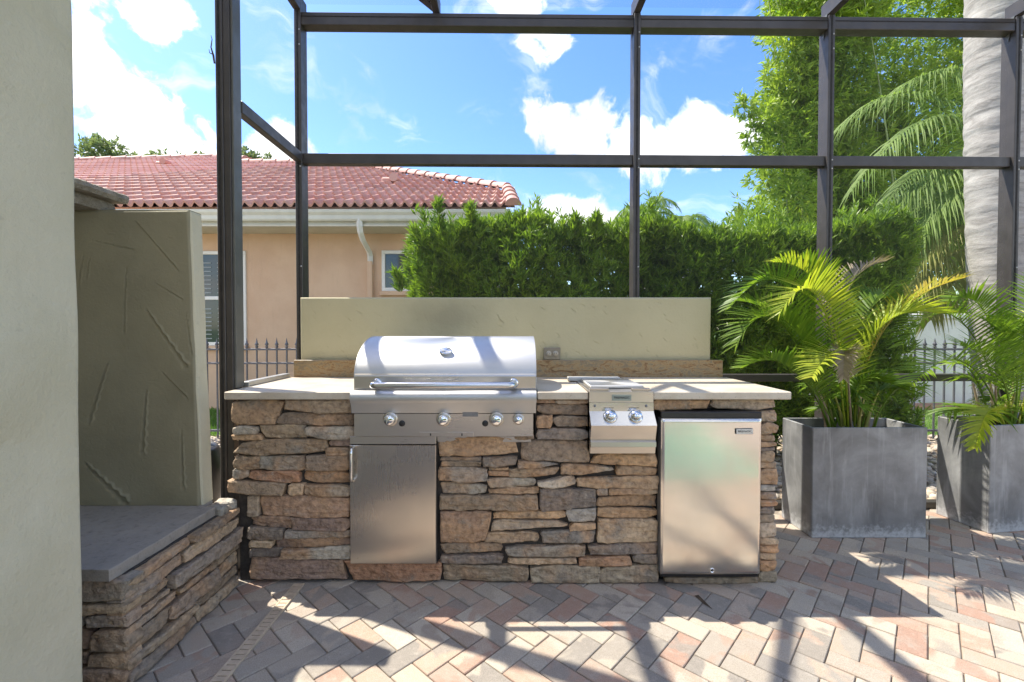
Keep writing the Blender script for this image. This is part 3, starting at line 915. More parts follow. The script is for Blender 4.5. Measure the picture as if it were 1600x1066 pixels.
# ------------------------------------------------------------------ barbecue island
TOP, UND = .963, .925
island = thing('barbecue_island', 'stacked stone barbecue island with cream granite counter and low stucco back wall', 'barbecue island', (0, 2.6, 0))
FACE = 2.25
mb = MB()
mb.box(-1.375, -.80, FACE + .03, 2.93, 0, UND - .002)
mb.box(-.80, .115, FACE + .03, 2.93, 0, .70)
mb.box(.115, .372, FACE + .03, 2.93, 0, UND - .002)
mb.box(.372, .705, FACE + .03, 2.93, 0, .655)
mb.box(1.245, 1.31, FACE + .03, 2.93, 0, UND - .002)
mb.box(.705, 1.245, 2.80, 2.93, 0, UND - .002)
mb.box(.705, 1.245, FACE + .03, 2.80, .872, UND - .002)
part(mb, 'block_core', 'mortar', island)
front = lambda a, d, b: (a, FACE + d, b)
for i, s in enumerate(STONES):
    q = [(s[0], s[1]), (s[2], s[3]), (s[4], s[5]), (s[6], s[7])]
    q = [(q[0][0] - .002, q[0][1] + .002), (q[1][0] + .002, q[1][1] + .002), (q[2][0] + .002, q[2][1] - .002), (q[3][0] - .002, q[3][1] - .002)]
    q = [(a_, max(.002, min(b_, UND - .003))) for a_, b_ in q]
    low = max(p[1] for p in q) < .11
    tint = None
    if i in (0, 31, 55, 66, 60, 86): tint = (.36, .245, .15)
    if i in (2, 12, 35, 37, 39): tint = (.215, .165, .12)
    if i in (20, 61, 33): tint = (.31, .20, .13)
    if low: tint = (.25, .205, .145)
    dp = .30 if i > 83 else .07
    put_stone(q, island, front, 100 + i, depth=dp, tint=tint)
# right end face and the strip left of the first stones
for i, q in enumerate(courses(2.56, 3.06, .002, UND - .004, 5)):
    put_stone(q, island, lambda a, d, b: (1.335 - d, a, b), 400 + i)
for i, q in enumerate(courses(2.29, 3.06, .45, UND - .004, 6)):
    put_stone([q[1], q[0], q[3], q[2]], island, lambda a, d, b: (-1.395 + d, a, b), 500 + i)

SF = 2.218
mb = MB()
B = .004
mb.box(-1.408, -.787, SF, 2.43, UND, TOP, B); mb.box(-1.462, -.787, 2.431, 2.895, UND, TOP, B)
mb.box(-.786, .124, 2.815, 2.895, UND, TOP, B)
mb.box(.125, .374, SF, 2.895, UND, TOP, B)
mb.box(.375, .69, 2.72, 2.895, UND, TOP, B)
mb.box(.691, 1.367, SF, 2.895, UND, TOP, B)
part(mb, 'countertop', 'slab', island)
mb = MB(); mb.box(-1.392, 1.344, 2.8955, 2.925, TOP - .03, 1.073, .003)
part(mb, 'backsplash', 'granite', island)


def stroke_panel(name, mat, parent, frame, wid, hei, strokes, nu, nv, edge=.012, amp=.005):
    """stucco face with trowel gouges as relief. frame(a, d, b)->world, a in 0..wid, b in 0..hei"""
    A, Bv = np.meshgrid(np.linspace(0, wid, nu), np.linspace(0, hei, nv))
    D = np.zeros_like(A)
    for (x0, y0, x1, y1, w, h) in strokes:
        dx, dy = x1 - x0, y1 - y0; L = math.hypot(dx, dy)
        s = ((A - x0) * dx + (Bv - y0) * dy) / (L * L)
        n = ((A - x0) * -dy + (Bv - y0) * dx) / L
        ww = w * (.35 + .65 * np.clip(s, 0, 1)) * (1 + .25 * np.sin(s * 37 + x0 * 50))
        ins = 1 / (1 + np.exp(-(np.minimum(s, 1 - s) * L) / .004))
        groove = -np.exp(-(n / (ww * .5)) ** 4) + .75 * np.exp(-((np.abs(n) - ww * .75) / (ww * .28)) ** 2) * (.5 + .5 * np.sign(n))
        D += groove * ins * h
    rs = np.random.default_rng(int(wid * 1000))
    # soft undulation of hand trowelled plaster
    for _ in range(26):
        fx, fy = rs.uniform(-14, 14, 2); ph = rs.uniform(0, 6.3)
        D += amp * .10 * np.sin(A * fx + Bv * fy + ph)
    e = np.minimum(np.minimum(A, wid - A), np.minimum(Bv + .05, hei - Bv))
    D -= edge * np.clip(1 - e / edge, 0, 1) ** 2
    jag = rs.normal(0, .0006, A.shape)
    D += jag * .3 * np.clip(e / .02, 0, 1)
    V = np.array([frame(float(a_), float(-d_), float(b_)) for a_, d_, b_ in zip(A.ravel(), D.ravel(), Bv.ravel())])
    q = []
    idx = np.arange(nu * nv).reshape(nv, nu)
    Q = np.stack([idx[:-1, :-1], idx[:-1, 1:], idx[1:, 1:], idx[1:, :-1]], -1).reshape(-1, 4)
    m = me_np(name, V, Q, True)
    return obj(name, m, mat, parent, loc=-wloc(parent))


# low stucco wall behind the counter
BX0, BX1, BY0, BY1, BZ = -1.366, 1.284, 2.926, 3.055, 1.474
mb = MB(); mb.box(BX0, BX1, BY0 + .012, BY1, .0, BZ, .012); bw = part(mb, 'back_wall', 'wall', island)
rr = random.Random(3)
st = []
for i in range(70):
    x, y = rr.uniform(.05, 2.6), rr.uniform(.02, .40); l = rr.uniform(.015, .05); th = R(rr.uniform(-65, -25))
    st.append((x, y, x + l * math.cos(th), y + l * math.sin(th), rr.uniform(.004, .008), rr.uniform(.003, .006)))
stroke_panel('trowelled_face', 'wall', bw, lambda a, d, b: (BX0 + .001 + a * (BX1 - BX0 - .002) / 2.65, BY0 + .006 + d, 1.05 + b), 2.65, BZ - 1.05, st, 520, 90, edge=.010)

# access door under the grill
door = part(MB().box(-.797, -.374, 2.222, 2.242, .113, .700, .002), 'access_door', 'steel_door', island)
mb = MB(); mb.box(-.800, -.371, 2.243, 2.275, .106, .712, .001); part(mb, 'door_frame', 'dark', island)
mb = MB(); mb.box(-.797, -.374, 2.226, 2.2425, .704, .742, .001); part(mb, 'filler_strip', 'steel', island)
mb = MB()
hp = [(-.778, 2.223, .690), (-.778, 2.200, .690), (-.778, 2.190, .680), (-.778, 2.187, .665), (-.778, 2.187, .555), (-.778, 2.190, .540), (-.778, 2.200, .530), (-.778, 2.223, .530)]
mb.tube(hp, .0075, 12); part(mb, 'handle', 'steel_bright', door)

# ------------------------------------------------------------------ gas grill
grill = thing('gas_grill', 'large stainless steel gas grill with closed rounded hood', 'grill', (-.33, 2.5, .70))
GX0, GX1 = -.783, .121


def bez(p0, p1, p2, p3, n):
    out = []
    for i in range(n + 1):
        t = i / n; s = 1 - t
        out.append(tuple(s ** 3 * a_ + 3 * s * s * t * b_ + 3 * s * t * t * c_ + t ** 3 * d_ for a_, b_, c_, d_ in zip(p0, p1, p2, p3)))
    return out


arc = bez((2.252, 1.049), (2.275, 1.14), (2.40, 1.228), (2.60, 1.229), 22) + bez((2.60, 1.229), (2.72, 1.229), (2.80, 1.18), (2.80, 1.05), 12)[1:] + [(2.80, .967)]
mb = MB()
mb.extrude_x(arc, GX0 + .004, GX1 - .004, smooth=True)
full = [(2.252, .967)] + arc
mb.add([(GX0, y, z) for y, z in full], [tuple(range(len(full)))]); mb.add([(GX1, y, z) for y, z in full], [tuple(range(len(full)))[::-1]])
n = len(full)
for xa, xb in ((GX0, GX0 + .004), (GX1 - .004, GX1)):
    mb.extrude_x([(y - .001, z + .0012) for y, z in full], xa, xb, smooth=True)
hood = part(mb, 'hood', 'steel_lid', grill)
mb = MB()
mb.extrude_x([(2.252, 1.0495), (2.248, 1.043), (2.246, 1.036), (2.246, .978), (2.249, .969), (2.258, .967)], GX0 + .004, GX1 - .004)
part(mb, 'hood_lip', 'steel', hood)
mb = MB()
hz = 1.003
pts = [(-.668, 2.248, hz), (-.668, 2.18, hz), (-.665, 2.165, hz), (-.655, 2.154, hz), (-.64, 2.15, hz), (-.30, 2.15, hz), (-.02, 2.15, hz), (-.005, 2.154, hz), (.005, 2.165, hz), (.008, 2.18, hz), (.008, 2.248, hz)]
mb.tube(pts, .0155, 16); part(mb, 'handle', 'steel_bright', hood)
mb = MB()
for x in (-.668, .008): mb.lathe([(.024, 0), (.024, .004), (.017, .007)], Matrix.Translation((x, 2.2465, hz)) @ Matrix.Rotation(R(90), 4, 'X'), 20)
part(mb, 'handle_collar', 'chrome', hood)
# oval badge on the hood: a dished disc with a raised rim following the curve
P0 = Vector((-.338, 2.3175, 1.157))
nrm = Vector((0, -.80, .60)).normalized()
M = Matrix.Translation(P0) @ nrm.to_track_quat('Z', 'Y').to_matrix().to_4x4() @ Matrix.Diagonal((1.0, .62, 1, 1))
mb = MB(); mb.lathe([(.033, -.012), (.034, .004), (.031, .009), (.027, .006), (.02, .0065), (.0001, .008)], M, 32); part(mb, 'thermometer', 'chrome', hood)

mb = MB()   # bullnose rail and the sloped apron under it
bull = [(2.262, .966), (2.215, .970), (2.194, .966), (2.184, .955), (2.180, .940), (2.182, .924), (2.188, .912)]
mb.extrude_x(bull, -.780, .118, smooth=True)
mb.extrude_x([(2.188, .912), (2.202, .862)], -.778, .116)
for x, sgn in ((-.780, 1), (.118, -1)):
    pr = bull + [(2.202, .862), (2.262, .862)]
    mb.add([(x, y, z) for y, z in pr], [tuple(range(len(pr)))[::sgn]])
part(mb, 'bullnose', 'steel_lid', grill)
mb = MB(); mb.box(-.768, .104, 2.203, 2.26, .747, .8605, .002); panel = part(mb, 'control_panel', 'steel', grill)
mb = MB(); mb.box(-.76, .096, 2.26, 2.80, .704, .966, .003); part(mb, 'firebox', 'steel', grill)
rotf = Matrix.Rotation(R(90), 4, 'X')
for x, sc in ((-.590, 1), (-.332, 1), (-.075, 1), (.031, .78)):
    mb = MB(); T = Matrix.Translation((x, 2.2032, .833)) @ rotf @ Matrix.Diagonal((sc, sc, 1, 1))
    mb.lathe([(.036, 0), (.036, .004), (.033, .008), (.029, .009)], T, 28); kn = part(mb, 'knob', 'steel', panel)
    mb = MB(); T = Matrix.Translation((x, 2.1945, .833)) @ rotf @ Matrix.Diagonal((sc, sc, 1, 1))
    mb.lathe([(.026, 0), (.026, .022), (.024, .028), (.018, .031), (.0001, .033)], T, 28); part(mb, 'knob_cap', 'chrome', kn)
for x in (-.534, -.130):
    mb = MB(); T = Matrix.Translation((x, 2.2032, .812)) @ rotf
    mb.lathe([(.015, 0), (.015, .004), (.012, .006), (.0001, .006)], T, 18); part(mb, 'igniter_button', 'black', panel)
mb = MB(); mb.box(-.240, -.165, 2.2005, 2.2035, .845, .871, .0008); part(mb, 'rating_plate', 'grey', panel)
mb = MB(); mb.box(-.451, -.187, 2.199, 2.2032, .7475, .770, .0012); dt = part(mb, 'drip_tray_front', 'steel', panel)
for x in (-.395, -.243):
    mb = MB(); mb.box(x - .003, x + .003, 2.1980, 2.1995, .752, .764); part(mb, 'tray_slot', 'ink', dt)
mb = MB(); mb.box(.004, .060, 2.2015, 2.2033, .8655 + .006, .8675 + .006); part(mb, 'printed_line', 'ink', panel)

# ------------------------------------------------------------------ side burner
burner = thing('side_burner', 'small stainless drop-in side burner with two chrome knobs', 'side burner', (.53, 2.45, .66))
prof = [(2.205, .962), (2.203, .871), (2.150, .812), (2.172, .737), (2.160, .730), (2.160, .708), (2.170, .704), (2.178, .672)]
X0, X1 = .376, .688
mb = MB(); mb.extrude_x([(2.208, .962), (2.208, .914)], X0, X1); mb.box(X0, X1, 2.2085, 2.27, .672, .962); part(mb, 'brand_strip', 'steel', burner)
mb = MB()
mb.extrude_x([(2.205, .9135), (2.203, .871)], X0, X1); mb.extrude_x([(2.203, .871), (2.150, .812)], X0 + .0, X1)
for x in (X0, X1):
    pr = [(2.205, .9135)] + prof[1:] + [(2.26, .672), (2.26, .9135)]
    mb.add([(x, y, z) for y, z in pr], [tuple(range(len(pr)))])
fp = part(mb, 'control_face', 'steel_bright', burner)
mb = MB(); mb.extrude_x(prof[2:4], X0, X1); mb.extrude_x(prof[3:6], X0, X1); mb.extrude_x(prof[5:8], X0, X1); part(mb, 'lower_apron', 'steel', burner)
nk = Vector((0, -.059, .053)).normalized()
for x in (.472, .594):
    base = Vector((x, 2.182, .847))
    T = Matrix.Translation(base + nk * .0005) @ nk.to_track_quat('Z', 'Y').to_matrix().to_4x4()
    mb = MB(); mb.lathe([(.034, 0), (.034, .004), (.028, .008)], T, 28); kb = part(mb, 'knob', 'steel_bright', burner)
    mb = MB(); mb.lathe([(.025, .006), (.025, .028), (.022, .034), (.0001, .037)], T, 28); part(mb, 'knob_cap', 'chrome', kb)
for x in (.402, .652):
    mb = MB(); mb.lathe([(.007, 0), (.006, .002), (.0001, .003)], Matrix.Translation((x, 2.204, .897)) @ rotf, 14); part(mb, 'screw', 'grey', burner)
mb = MB(); mb.box(.486, .580, 2.2045, 2.2082, .922, .951, .001); bd = part(mb, 'badge', 'label', burner)
place(text_mesh('FIREMAGIC', .0155, 'badge_text'), 'badge_text', 'ink', bd, (.533, 2.2035, .9365), (R(90), 0, 0))
for x in (.472, .594):
    mb = MB(); mb.box(x - .028, x + .022, 2.2035, 2.2045, .8855, .8885); part(mb, 'printed_line', 'ink', burner)
mb = MB(); mb.box(X0, X1, 2.212, 2.715, .950, .968, .002); part(mb, 'cover_frame', 'steel', burner)
mb = MB(); mb.box(X0 + .02, X1 - .02, 2.30, 2.62, .9685, .984, .004); lid = part(mb, 'lid', 'steel_lid', burner)
mb = MB(); mb.box(X0 - .05, X1 - .06, 2.63, 2.70, .9685, .990, .003); part(mb, 'hinge_cover', 'steel_lid', burner)
for xa, xb in ((.378, .472), (.584, .672)):
    mb = MB(); mb.box(xa, xb, 2.212, 2.232, .9685, .982, .002); part(mb, 'grate_lip', 'steel_door', burner)

# ------------------------------------------------------------------ compact refrigerator
fr = thing('compact_refrigerator', 'small stainless steel outdoor refrigerator built into the stone island', 'refrigerator', (.975, 2.5, 0))
mb = MB(); mb.box(.728, 1.222, 2.275, 2.79, .045, .866, .006); part(mb, 'cabinet', 'black', fr)
for x in (.76, 1.19):
    for y in (2.31, 2.75):
        mb = MB(); mb.lathe([(.018, .0), (.018, .046)], Matrix.Translation((x, y, 0)), 12); part(mb, 'foot', 'black', fr)
nu, nv = 60, 90
A, Bv = np.meshgrid(np.linspace(0, 1, nu), np.linspace(0, 1, nv))
rs = np.random.default_rng(4)
Dp = np.zeros_like(A)
for _ in range(7):
    fx, fy, ph = rs.uniform(-5, 5), rs.uniform(-9, 9), rs.uniform(0, 6.3)
    Dp += .00035 * np.sin(A * fx + Bv * fy + ph)
Dp += .006 * (1 - (2 * A - 1) ** 2) * .5                        # slight bow
ee = np.minimum(np.minimum(A * .49, (1 - A) * .49), np.minimum(Bv * .77, (1 - Bv) * .77))
Dp -= .008 * np.clip(1 - ee / .008, 0, 1) ** 2
V = np.stack([.729 + A * .490, 2.208 - Dp, .066 + Bv * .766], -1).reshape(-1, 3)
idx = np.arange(nu * nv).reshape(nv, nu)
Q = np.stack([idx[:-1, :-1], idx[:-1, 1:], idx[1:, 1:], idx[1:, :-1]], -1).reshape(-1, 4)
dr_ = obj('door', me_np('door', V, Q, True), 'steel_fridge', fr, loc=-wloc(fr))
mb = MB(); mb.box(.7285, 1.2195, 2.2165, 2.272, .065, .8325, .003); part(mb, 'door_body', 'grey', dr_)
mb = MB(); mb.box(.728, 1.221, 2.214, 2.272, .833, .866, .004); part(mb, 'top_trim', 'black', fr)
mb = MB(); mb.box(.735, 1.215, 2.225, 2.274, .046, .064, .003); part(mb, 'kick_plate', 'black', fr)
mb = MB(); mb.box(1.087, 1.170, 2.199, 2.207, .760, .7865, .0008); bd = part(mb, 'badge', 'ink', dr_)
mb = MB(); mb.box(1.0885, 1.1685, 2.1978, 2.1995, .7612, .7853, .0006); bp = part(mb, 'badge_plate', 'plate', dr_)
place(text_mesh('FIREMAGIC', .0135, 'badge_text'), 'badge_text', 'ink', bd, (1.1285, 2.1972, .7733), (R(90), 0, 0))
mb = MB(); mb.lathe([(.012, 0), (.012, .006), (.009, .008), (.008, .005), (.0001, .005)], Matrix.Translation((.978, 2.206, .090)) @ rotf, 20); lk = part(mb, 'lock', 'chrome', dr_)
mb = MB(); mb.lathe([(.004, 0), (.004, .0075), (.0001, .0075)], Matrix.Translation((.978, 2.206, .090)) @ rotf, 12); part(mb, 'keyhole', 'ink', lk)

# ------------------------------------------------------------------ outlet on the low wall
ot = thing('electrical_outlet', 'taupe weatherproof outlet box on the low wall beside the grill', 'outlet', (.256, 2.925, 1.107))
mb = MB(); mb.box(.203, .309, 2.898, 2.9265, 1.0745, 1.152, .004); part(mb, 'cover_plate', 'outlet', ot)
for x in (.234, .278):
    mb = MB(); mb.lathe([(.0175, 0), (.0175, .003), (.0001, .0035)], Matrix.Translation((x, 2.898, 1.114)) @ rotf, 20); sk = part(mb, 'socket', 'outlet_face', ot)
    mb = MB()
    for dx in (-.006, .006): mb.box(x + dx - .001, x + dx + .001, 2.8940, 2.8955, 1.110, 1.120)
    part(mb, 'slot', 'ink', sk)

# ------------------------------------------------------------------ stone ledge, leaning stucco panel, column
ledge = thing('stone_ledge', 'low stacked stone ledge with a dark bluestone cap by the left wall', 'stone ledge', (-1.9, 1.9, 0))
mb = MB(); mb.box(-2.9, LEDGE_X - .035, 1.615, 2.28, 0, .392); part(mb, 'block_core', 'mortar', ledge)
for i, q in enumerate(courses(1.575, 2.245, .002, .392, 21, .034, .085, .17, .42)):
    put_stone([q[0], q[1], q[2], q[3]], ledge, lambda a, d, b: (LEDGE_X - d, a, b), 600 + i, bulge=.004, rough=.008, tint=[(.30, .225, .145), (.26, .195, .13), (.22, .18, .14), (.33, .25, .165)][i % 4])
for i, q in enumerate(courses(-2.5, LEDGE_X + .002, .002, .392, 22, .04, .085, .15, .35)):
    put_stone(q, ledge, lambda a, d, b: (a, 1.575 + d, b), 660 + i)
mb = MB()
cap = [(-2.9, 1.563), (-1.396, 1.563), (-1.396, 2.125), (-1.465, 2.125), (-1.465, 2.21), (-2.9, 2.21)]
rr = random.Random(5)
pts = []
for (p, q_) in zip(cap, cap[1:] + cap[:1]):
    for k in range(14):
        t = k / 14; pts.append((p[0] * (1 - t) + q_[0] * t + rr.uniform(-.0025, .0025), p[1] * (1 - t) + q_[1] * t + rr.uniform(-.0025, .0025)))
n = len(pts)
v = [(x, y, .394) for x, y in pts] + [(x, y, .431) for x, y in pts] + [(x * .997 + -2.15 * .003, y * .997 + 1.84 * .003, .435) for x, y in pts]
mb.add(v, [(i, (i + 1) % n, n + (i + 1) % n, n + i) for i in range(n)] + [(n + i, n + (i + 1) % n, 2 * n + (i + 1) % n, 2 * n + i) for i in range(n)] + [tuple(range(2 * n, 3 * n)), tuple(range(n))[::-1]])
cp = part(mb, 'cap_slab', 'bluestone', ledge)
rr = random.Random(8)
for i in (0, 3):   # flat flags finishing the wall top between panel and island
    x0 = -1.36 - .10 * (i % 3) - rr.uniform(0, .01); y0 = 2.13 + .065 * (i // 3)
    q = [(x0 - .095, y0 + .062), (x0, y0 + .062), (x0, y0), (x0 - .095, y0)]
    put_stone(q, ledge, lambda a, d, b, i=i: (a, b, .412 + .006 * (i % 2) - d), 720 + i, depth=.045, tint=(.25, .235, .20))

pn = thing('stucco_panel', 'shaded olive stucco side wall with long trowel gouges standing on the bluestone ledge', 'stucco wall', (-1.9, 2.18, .436))
PB, PT = .4355, 1.828
PYF, PYB = 2.129, 2.222
lean = lambda b: -1.474 - .034 * (b / (PT - PB))
mb = MB()
v = [(-2.75, PYF + .014, PB), (-1.476, PYF + .014, PB), (-1.476, PYB, PB), (-2.75, PYB, PB), (-2.75, PYF + .014, PT), (-1.510, PYF + .014, PT), (-1.510, PYB, PT), (-2.75, PYB, PT)]
mb.add(v, [(0, 3, 2, 1), (4, 5, 6, 7), (0, 1, 5, 4), (2, 3, 7, 6), (3, 0, 4, 7), (1, 2, 6, 5)])
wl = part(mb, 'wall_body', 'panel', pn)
SC = 2.05
raw = [(245, 90, 375, 245, 8, .8), (275, 375, 390, 555, 16, 1.3), (140, 545, 70, 735, 14, 1.0), (262, 635, 242, 835, 15, 1.1), (370, 765, 368, 950, 12, 1), (60, 870, 185, 1000, 24, 1.6),
       (315, 575, 390, 655, 8, .9), (210, 240, 195, 445, 7, .8), (300, 285, 390, 340, 6, .6), (72, 200, 55, 290, 8, .9), (95, 205, 80, 270, 8, .8), (100, 150, 235, 180, 6, .6), (400, 380, 412, 520, 7, .5)]
strokes = []
for (x0, y0, x1, y1, w_, h_) in raw:
    cv = lambda x, y: ((x / SC + 100 - 800) / 711.1 * 2.129 + 2.75, (790 - (300 + y / SC)) / 711.1 * 2.129)
    p, q_ = cv(x0, y0), cv(x1, y1)
    strokes.append((p[0], p[1], q_[0], q_[1], w_ / SC / 711.1 * 2.129 * .9, h_ * .0065))
rr = random.Random(9)
for i in range(90):
    x, y = rr.uniform(.7, 1.25), rr.uniform(.03, 1.35); l = rr.uniform(.006, .03); th = rr.uniform(0, 3.14)
    strokes.append((x, y, x + l * math.cos(th), y + l * math.sin(th), rr.uniform(.003, .009), rr.uniform(-.002, .0025)))
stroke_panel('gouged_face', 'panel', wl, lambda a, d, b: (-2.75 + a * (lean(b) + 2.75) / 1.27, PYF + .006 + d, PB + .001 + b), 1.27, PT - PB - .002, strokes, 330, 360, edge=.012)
rr = random.Random(10)
st = [(rr.uniform(.01, .08), y, rr.uniform(.02, .09), y + rr.uniform(.03, .09), .004, .002) for y in np.linspace(.05, 1.3, 14)]
stroke_panel('return_face', 'column', wl, lambda a, d, b: (lean(b) + .006 - d, PYF + .012 + a, PB + .001 + b), PYB - PYF - .012, PT - PB - .002, st, 30, 220, edge=.008)  # same stucco as the front; paler material stands in for its brighter light

cs = thing('capstone_slab', 'mossy weathered stone slab resting on top of the shaded olive stucco wall', 'stone slab', (-2.3, 2.1, PT))


def rough_slab(x0, x1, y0, y1, z0, z1, name, seed):
    """flagstone slab with broken edges"""
    rs_ = random.Random(seed); pts = []
    for (p, q_) in (((x0, y0), (x1, y0)), ((x1, y0), (x1, y1)), ((x1, y1), (x0, y1)), ((x0, y1), (x0, y0))):
        n_ = max(4, int(math.dist(p, q_) / .022))
        for k in range(n_):
            t = k / n_; pts.append((p[0] + (q_[0] - p[0]) * t, p[1] + (q_[1] - p[1]) * t))
    n_ = len(pts); v = []; cx, cy = (x0 + x1) / 2, (y0 + y1) / 2
    for (z, s) in ((z0, .975), (z0 * .6 + z1 * .4, 1.0), (z1 - .006, .992), (z1, .97)):
        for (x, y) in pts:
            w_ = 1 + (noise.noise(Vector((x * 22, y * 22, z * 60 + seed))) * .018)
            v.append((cx + (x - cx) * s * w_, cy + (y - cy) * s * w_, z + .006 * noise.noise(Vector((x * 30, y * 30, seed))) * (1 if z > z0 else 0)))
    f = [(l * n_ + i, l * n_ + (i + 1) % n_, (l + 1) * n_ + (i + 1) % n_, (l + 1) * n_ + i) for l in range(3) for i in range(n_)]
    f += [tuple(range(3 * n_, 4 * n_)), tuple(range(n_))[::-1]]
    return part(MB().add(v, f), name, 'capstone', cs)


rough_slab(-2.75, -1.868, 1.93, 2.24, PT + .052, PT + .094, 'top_slab', 3)
rough_slab(-2.75, -1.925, 1.97, 2.22, PT + .001, PT + .053, 'lower_slab', 5)

cl = thing('stucco_column', 'pale sage stucco column filling the left edge of the view', 'column', (-1.55, 1.1, 0))
mb = MB(); mb.box(-1.80, -1.308, .80, 1.375, 0, 3.6, .012); sh = part(mb, 'shaft', 'column', cl)
rr = random.Random(12); st = []
for i in range(60):
    x, y = rr.uniform(.1, .5), rr.uniform(0, 3.0); l = rr.uniform(.01, .07); th = R(rr.uniform(30, 80))
    st.append((x, y, x + l * math.cos(th), y + l * math.sin(th), rr.uniform(.002, .005), rr.uniform(.0006, .002)))
stroke_panel('trowelled_face', 'column', sh, lambda a, d, b: (-1.302 - d, .80 + a, .001 + b), .569, 3.59, st, 110, 420, edge=.010, amp=.012)

# unseen lanai read from the column: wall and roof added to shade the panel
ln = thing('lanai', 'unseen cream stucco lanai wall and flat roof reaching back beside the viewer', 'lanai', (-2.9, -1.0, 0))
part(MB().box(-3.1, -2.95, -6, 2.24, 0, 3.6, .005), 'house_wall', 'column', ln)
part(MB().box(-3.1, -1.0, -.9, 1.40, 3.601, 3.8, .005), 'roof_slab', 'soffit', ln)
part(MB().box(-3.1, -1.02, -.9, 1.375, 2.70, 3.6, .005), 'beam_soffit', 'soffit', ln)

# ------------------------------------------------------------------ screen enclosure
cage = thing('screen_enclosure', 'dark bronze aluminium screen enclosure over the patio', 'screen enclosure', (-1.455, CAGE_Y, 0), R(0.75))
CZ = 3.452        # top of the eave beam
PX = [-1.455, -.52, .858, 2.200, 3.510, 4.85]
PD0, PD1 = CAGE_Y - .045, CAGE_Y + .055


def alu_bar(x0, x1, y0, y1, z0, z1, name, b=.003):
    return part(MB().box(x0, x1, y0, y1, z0, z1, b), name, 'bronze', cage)


for i, x in enumerate(PX):
    if i == 1: continue
    p = alu_bar(x - .0225, x + .0225, PD0, PD1, 0, CZ + .08 if i == 0 else CZ - .02, 'post')
    mb = MB(); mb.box(x - .006, x + .006, PD0 - .0022, PD0 + .001, .0, CZ - .03, .0008); part(mb, 'spline_groove', 'dark', p)
    mb = MB()
    for z in (.12, .93, 1.7, 2.38, 2.44, 3.2, 3.3): mb.lathe([(.006, 0), (.005, .002), (.0001, .003)], Matrix.Translation((x + .013, PD0 - .0002, z)) @ rotf, 8)
    part(mb, 'rivet', 'raw_alu', p)
ends = [(PX[0], PX[2]), (PX[2], PX[3]), (PX[3], PX[4]), (PX[4], PX[5])]
for (xa, xb) in ends:
    a_, b_ = xa + .0225, xb - .0225
    bm = alu_bar(a_, b_, PD0 + .008, PD1 - .01, CZ - .115, CZ - .03, 'eave_beam')
    mb = MB(); mb.box(a_, b_, PD0 + .0055, PD0 + .0085, CZ - .062, CZ - .056, .0006); part(mb, 'spline_groove', 'dark', bm)
    alu_bar(a_, b_, PD0 + .02, PD1 - .02, 2.405, 2.475, 'mid_rail')
    alu_bar(a_, b_, PD0 + .02, PD1 - .02, .902, .952, 'chair_rail')
    alu_bar(a_, b_, PD0 + .02, PD1 - .02, .0, .045, 'base_rail')
# side return on the left: the heavy near post, rails and corner
near_p = alu_bar(-1.520, -1.484, 2.340, 2.424, 0, CZ - .0, 'post')
mb = MB(); mb.box(-1.4835, -1.450, 2.345, 2.424, 0, CZ, .002); pp = part(mb, 'door_jamb', 'bronze', cage)
mb = MB(); mb.box(-1.508, -1.496, 2.3385, 2.341, 0, CZ, .0006); part(mb, 'spline_groove', 'dark', near_p)
mb = MB(); mb.box(-1.4495, -1.438, 2.354, 2.424, TOP + .001, CZ, .001); part(mb, 'side_channel', 'jamb', cage)
alu_bar(-1.480, -1.432, 2.425, PD0 - .001, 2.41, 2.475, 'mid_rail')
alu_bar(-1.480, -1.432, .2, PD0 - .001, CZ - .02, CZ + .08, 'roof_beam')
mb = MB(); mb.box(-1.458, -1.415, 2.426, 2.89, TOP + .001, TOP + .026, .002); part(mb, 'sill_channel', 'raw_alu', cage)
alu_bar(-1.480, -1.436, 2.897, PD0 - .001, .0, .05, 'base_rail')
# roof beams running back over the viewer
for x in PX[1:]:
    alu_bar(x - .024, x + .024, -2.8, PD1 - .02, CZ - .015, CZ + .085, 'roof_beam')
for y in (-2.8, -1.0, .75):
    alu_bar(-1.50, 4.9, y - .025, y + .025, CZ + .0855, CZ + .135, 'purlin')
# diagonal brace in the left roof bay
mb = MB()
p0, p1 = Vector((-.53, 3.16, CZ + .03)), Vector((-1.455, 1.84, CZ + .03))
dv = (p1 - p0).normalized(); sd = Vector((-dv.y, dv.x, 0)) * .022
vv = [p0 + sd, p0 - sd, p1 - sd, p1 + sd]
mb.add([(q.x, q.y, q.z - .022) for q in vv] + [(q.x, q.y, q.z + .022) for q in vv], [(0, 1, 2, 3), (7, 6, 5, 4), (0, 4, 5, 1), (1, 5, 6, 2), (2, 6, 7, 3), (3, 7, 4, 0)])
part(mb, 'diagonal_brace', 'bronze', cage)
# small gusset plates where roof beams meet the posts
for x in PX[2:]:
    mb = MB(); xx = x - .0265
    mb.add([(xx, PD0 + .01, CZ - .01), (xx, PD1, CZ - .01), (xx, PD0 + .05, CZ - .17), (xx - .002, PD0 + .01, CZ - .01), (xx - .002, PD1, CZ - .01), (xx - .002, PD0 + .05, CZ - .17)],
           [(0, 1, 2), (5, 4, 3), (0, 3, 4, 1), (1, 4, 5, 2), (2, 5, 3, 0)])
    part(mb, 'gusset', 'jamb', cage)
# the screens themselves
def screen(v): return part(MB().add(v, [(0, 1, 2, 3)]), 'screen_panel', 'screen', cage)


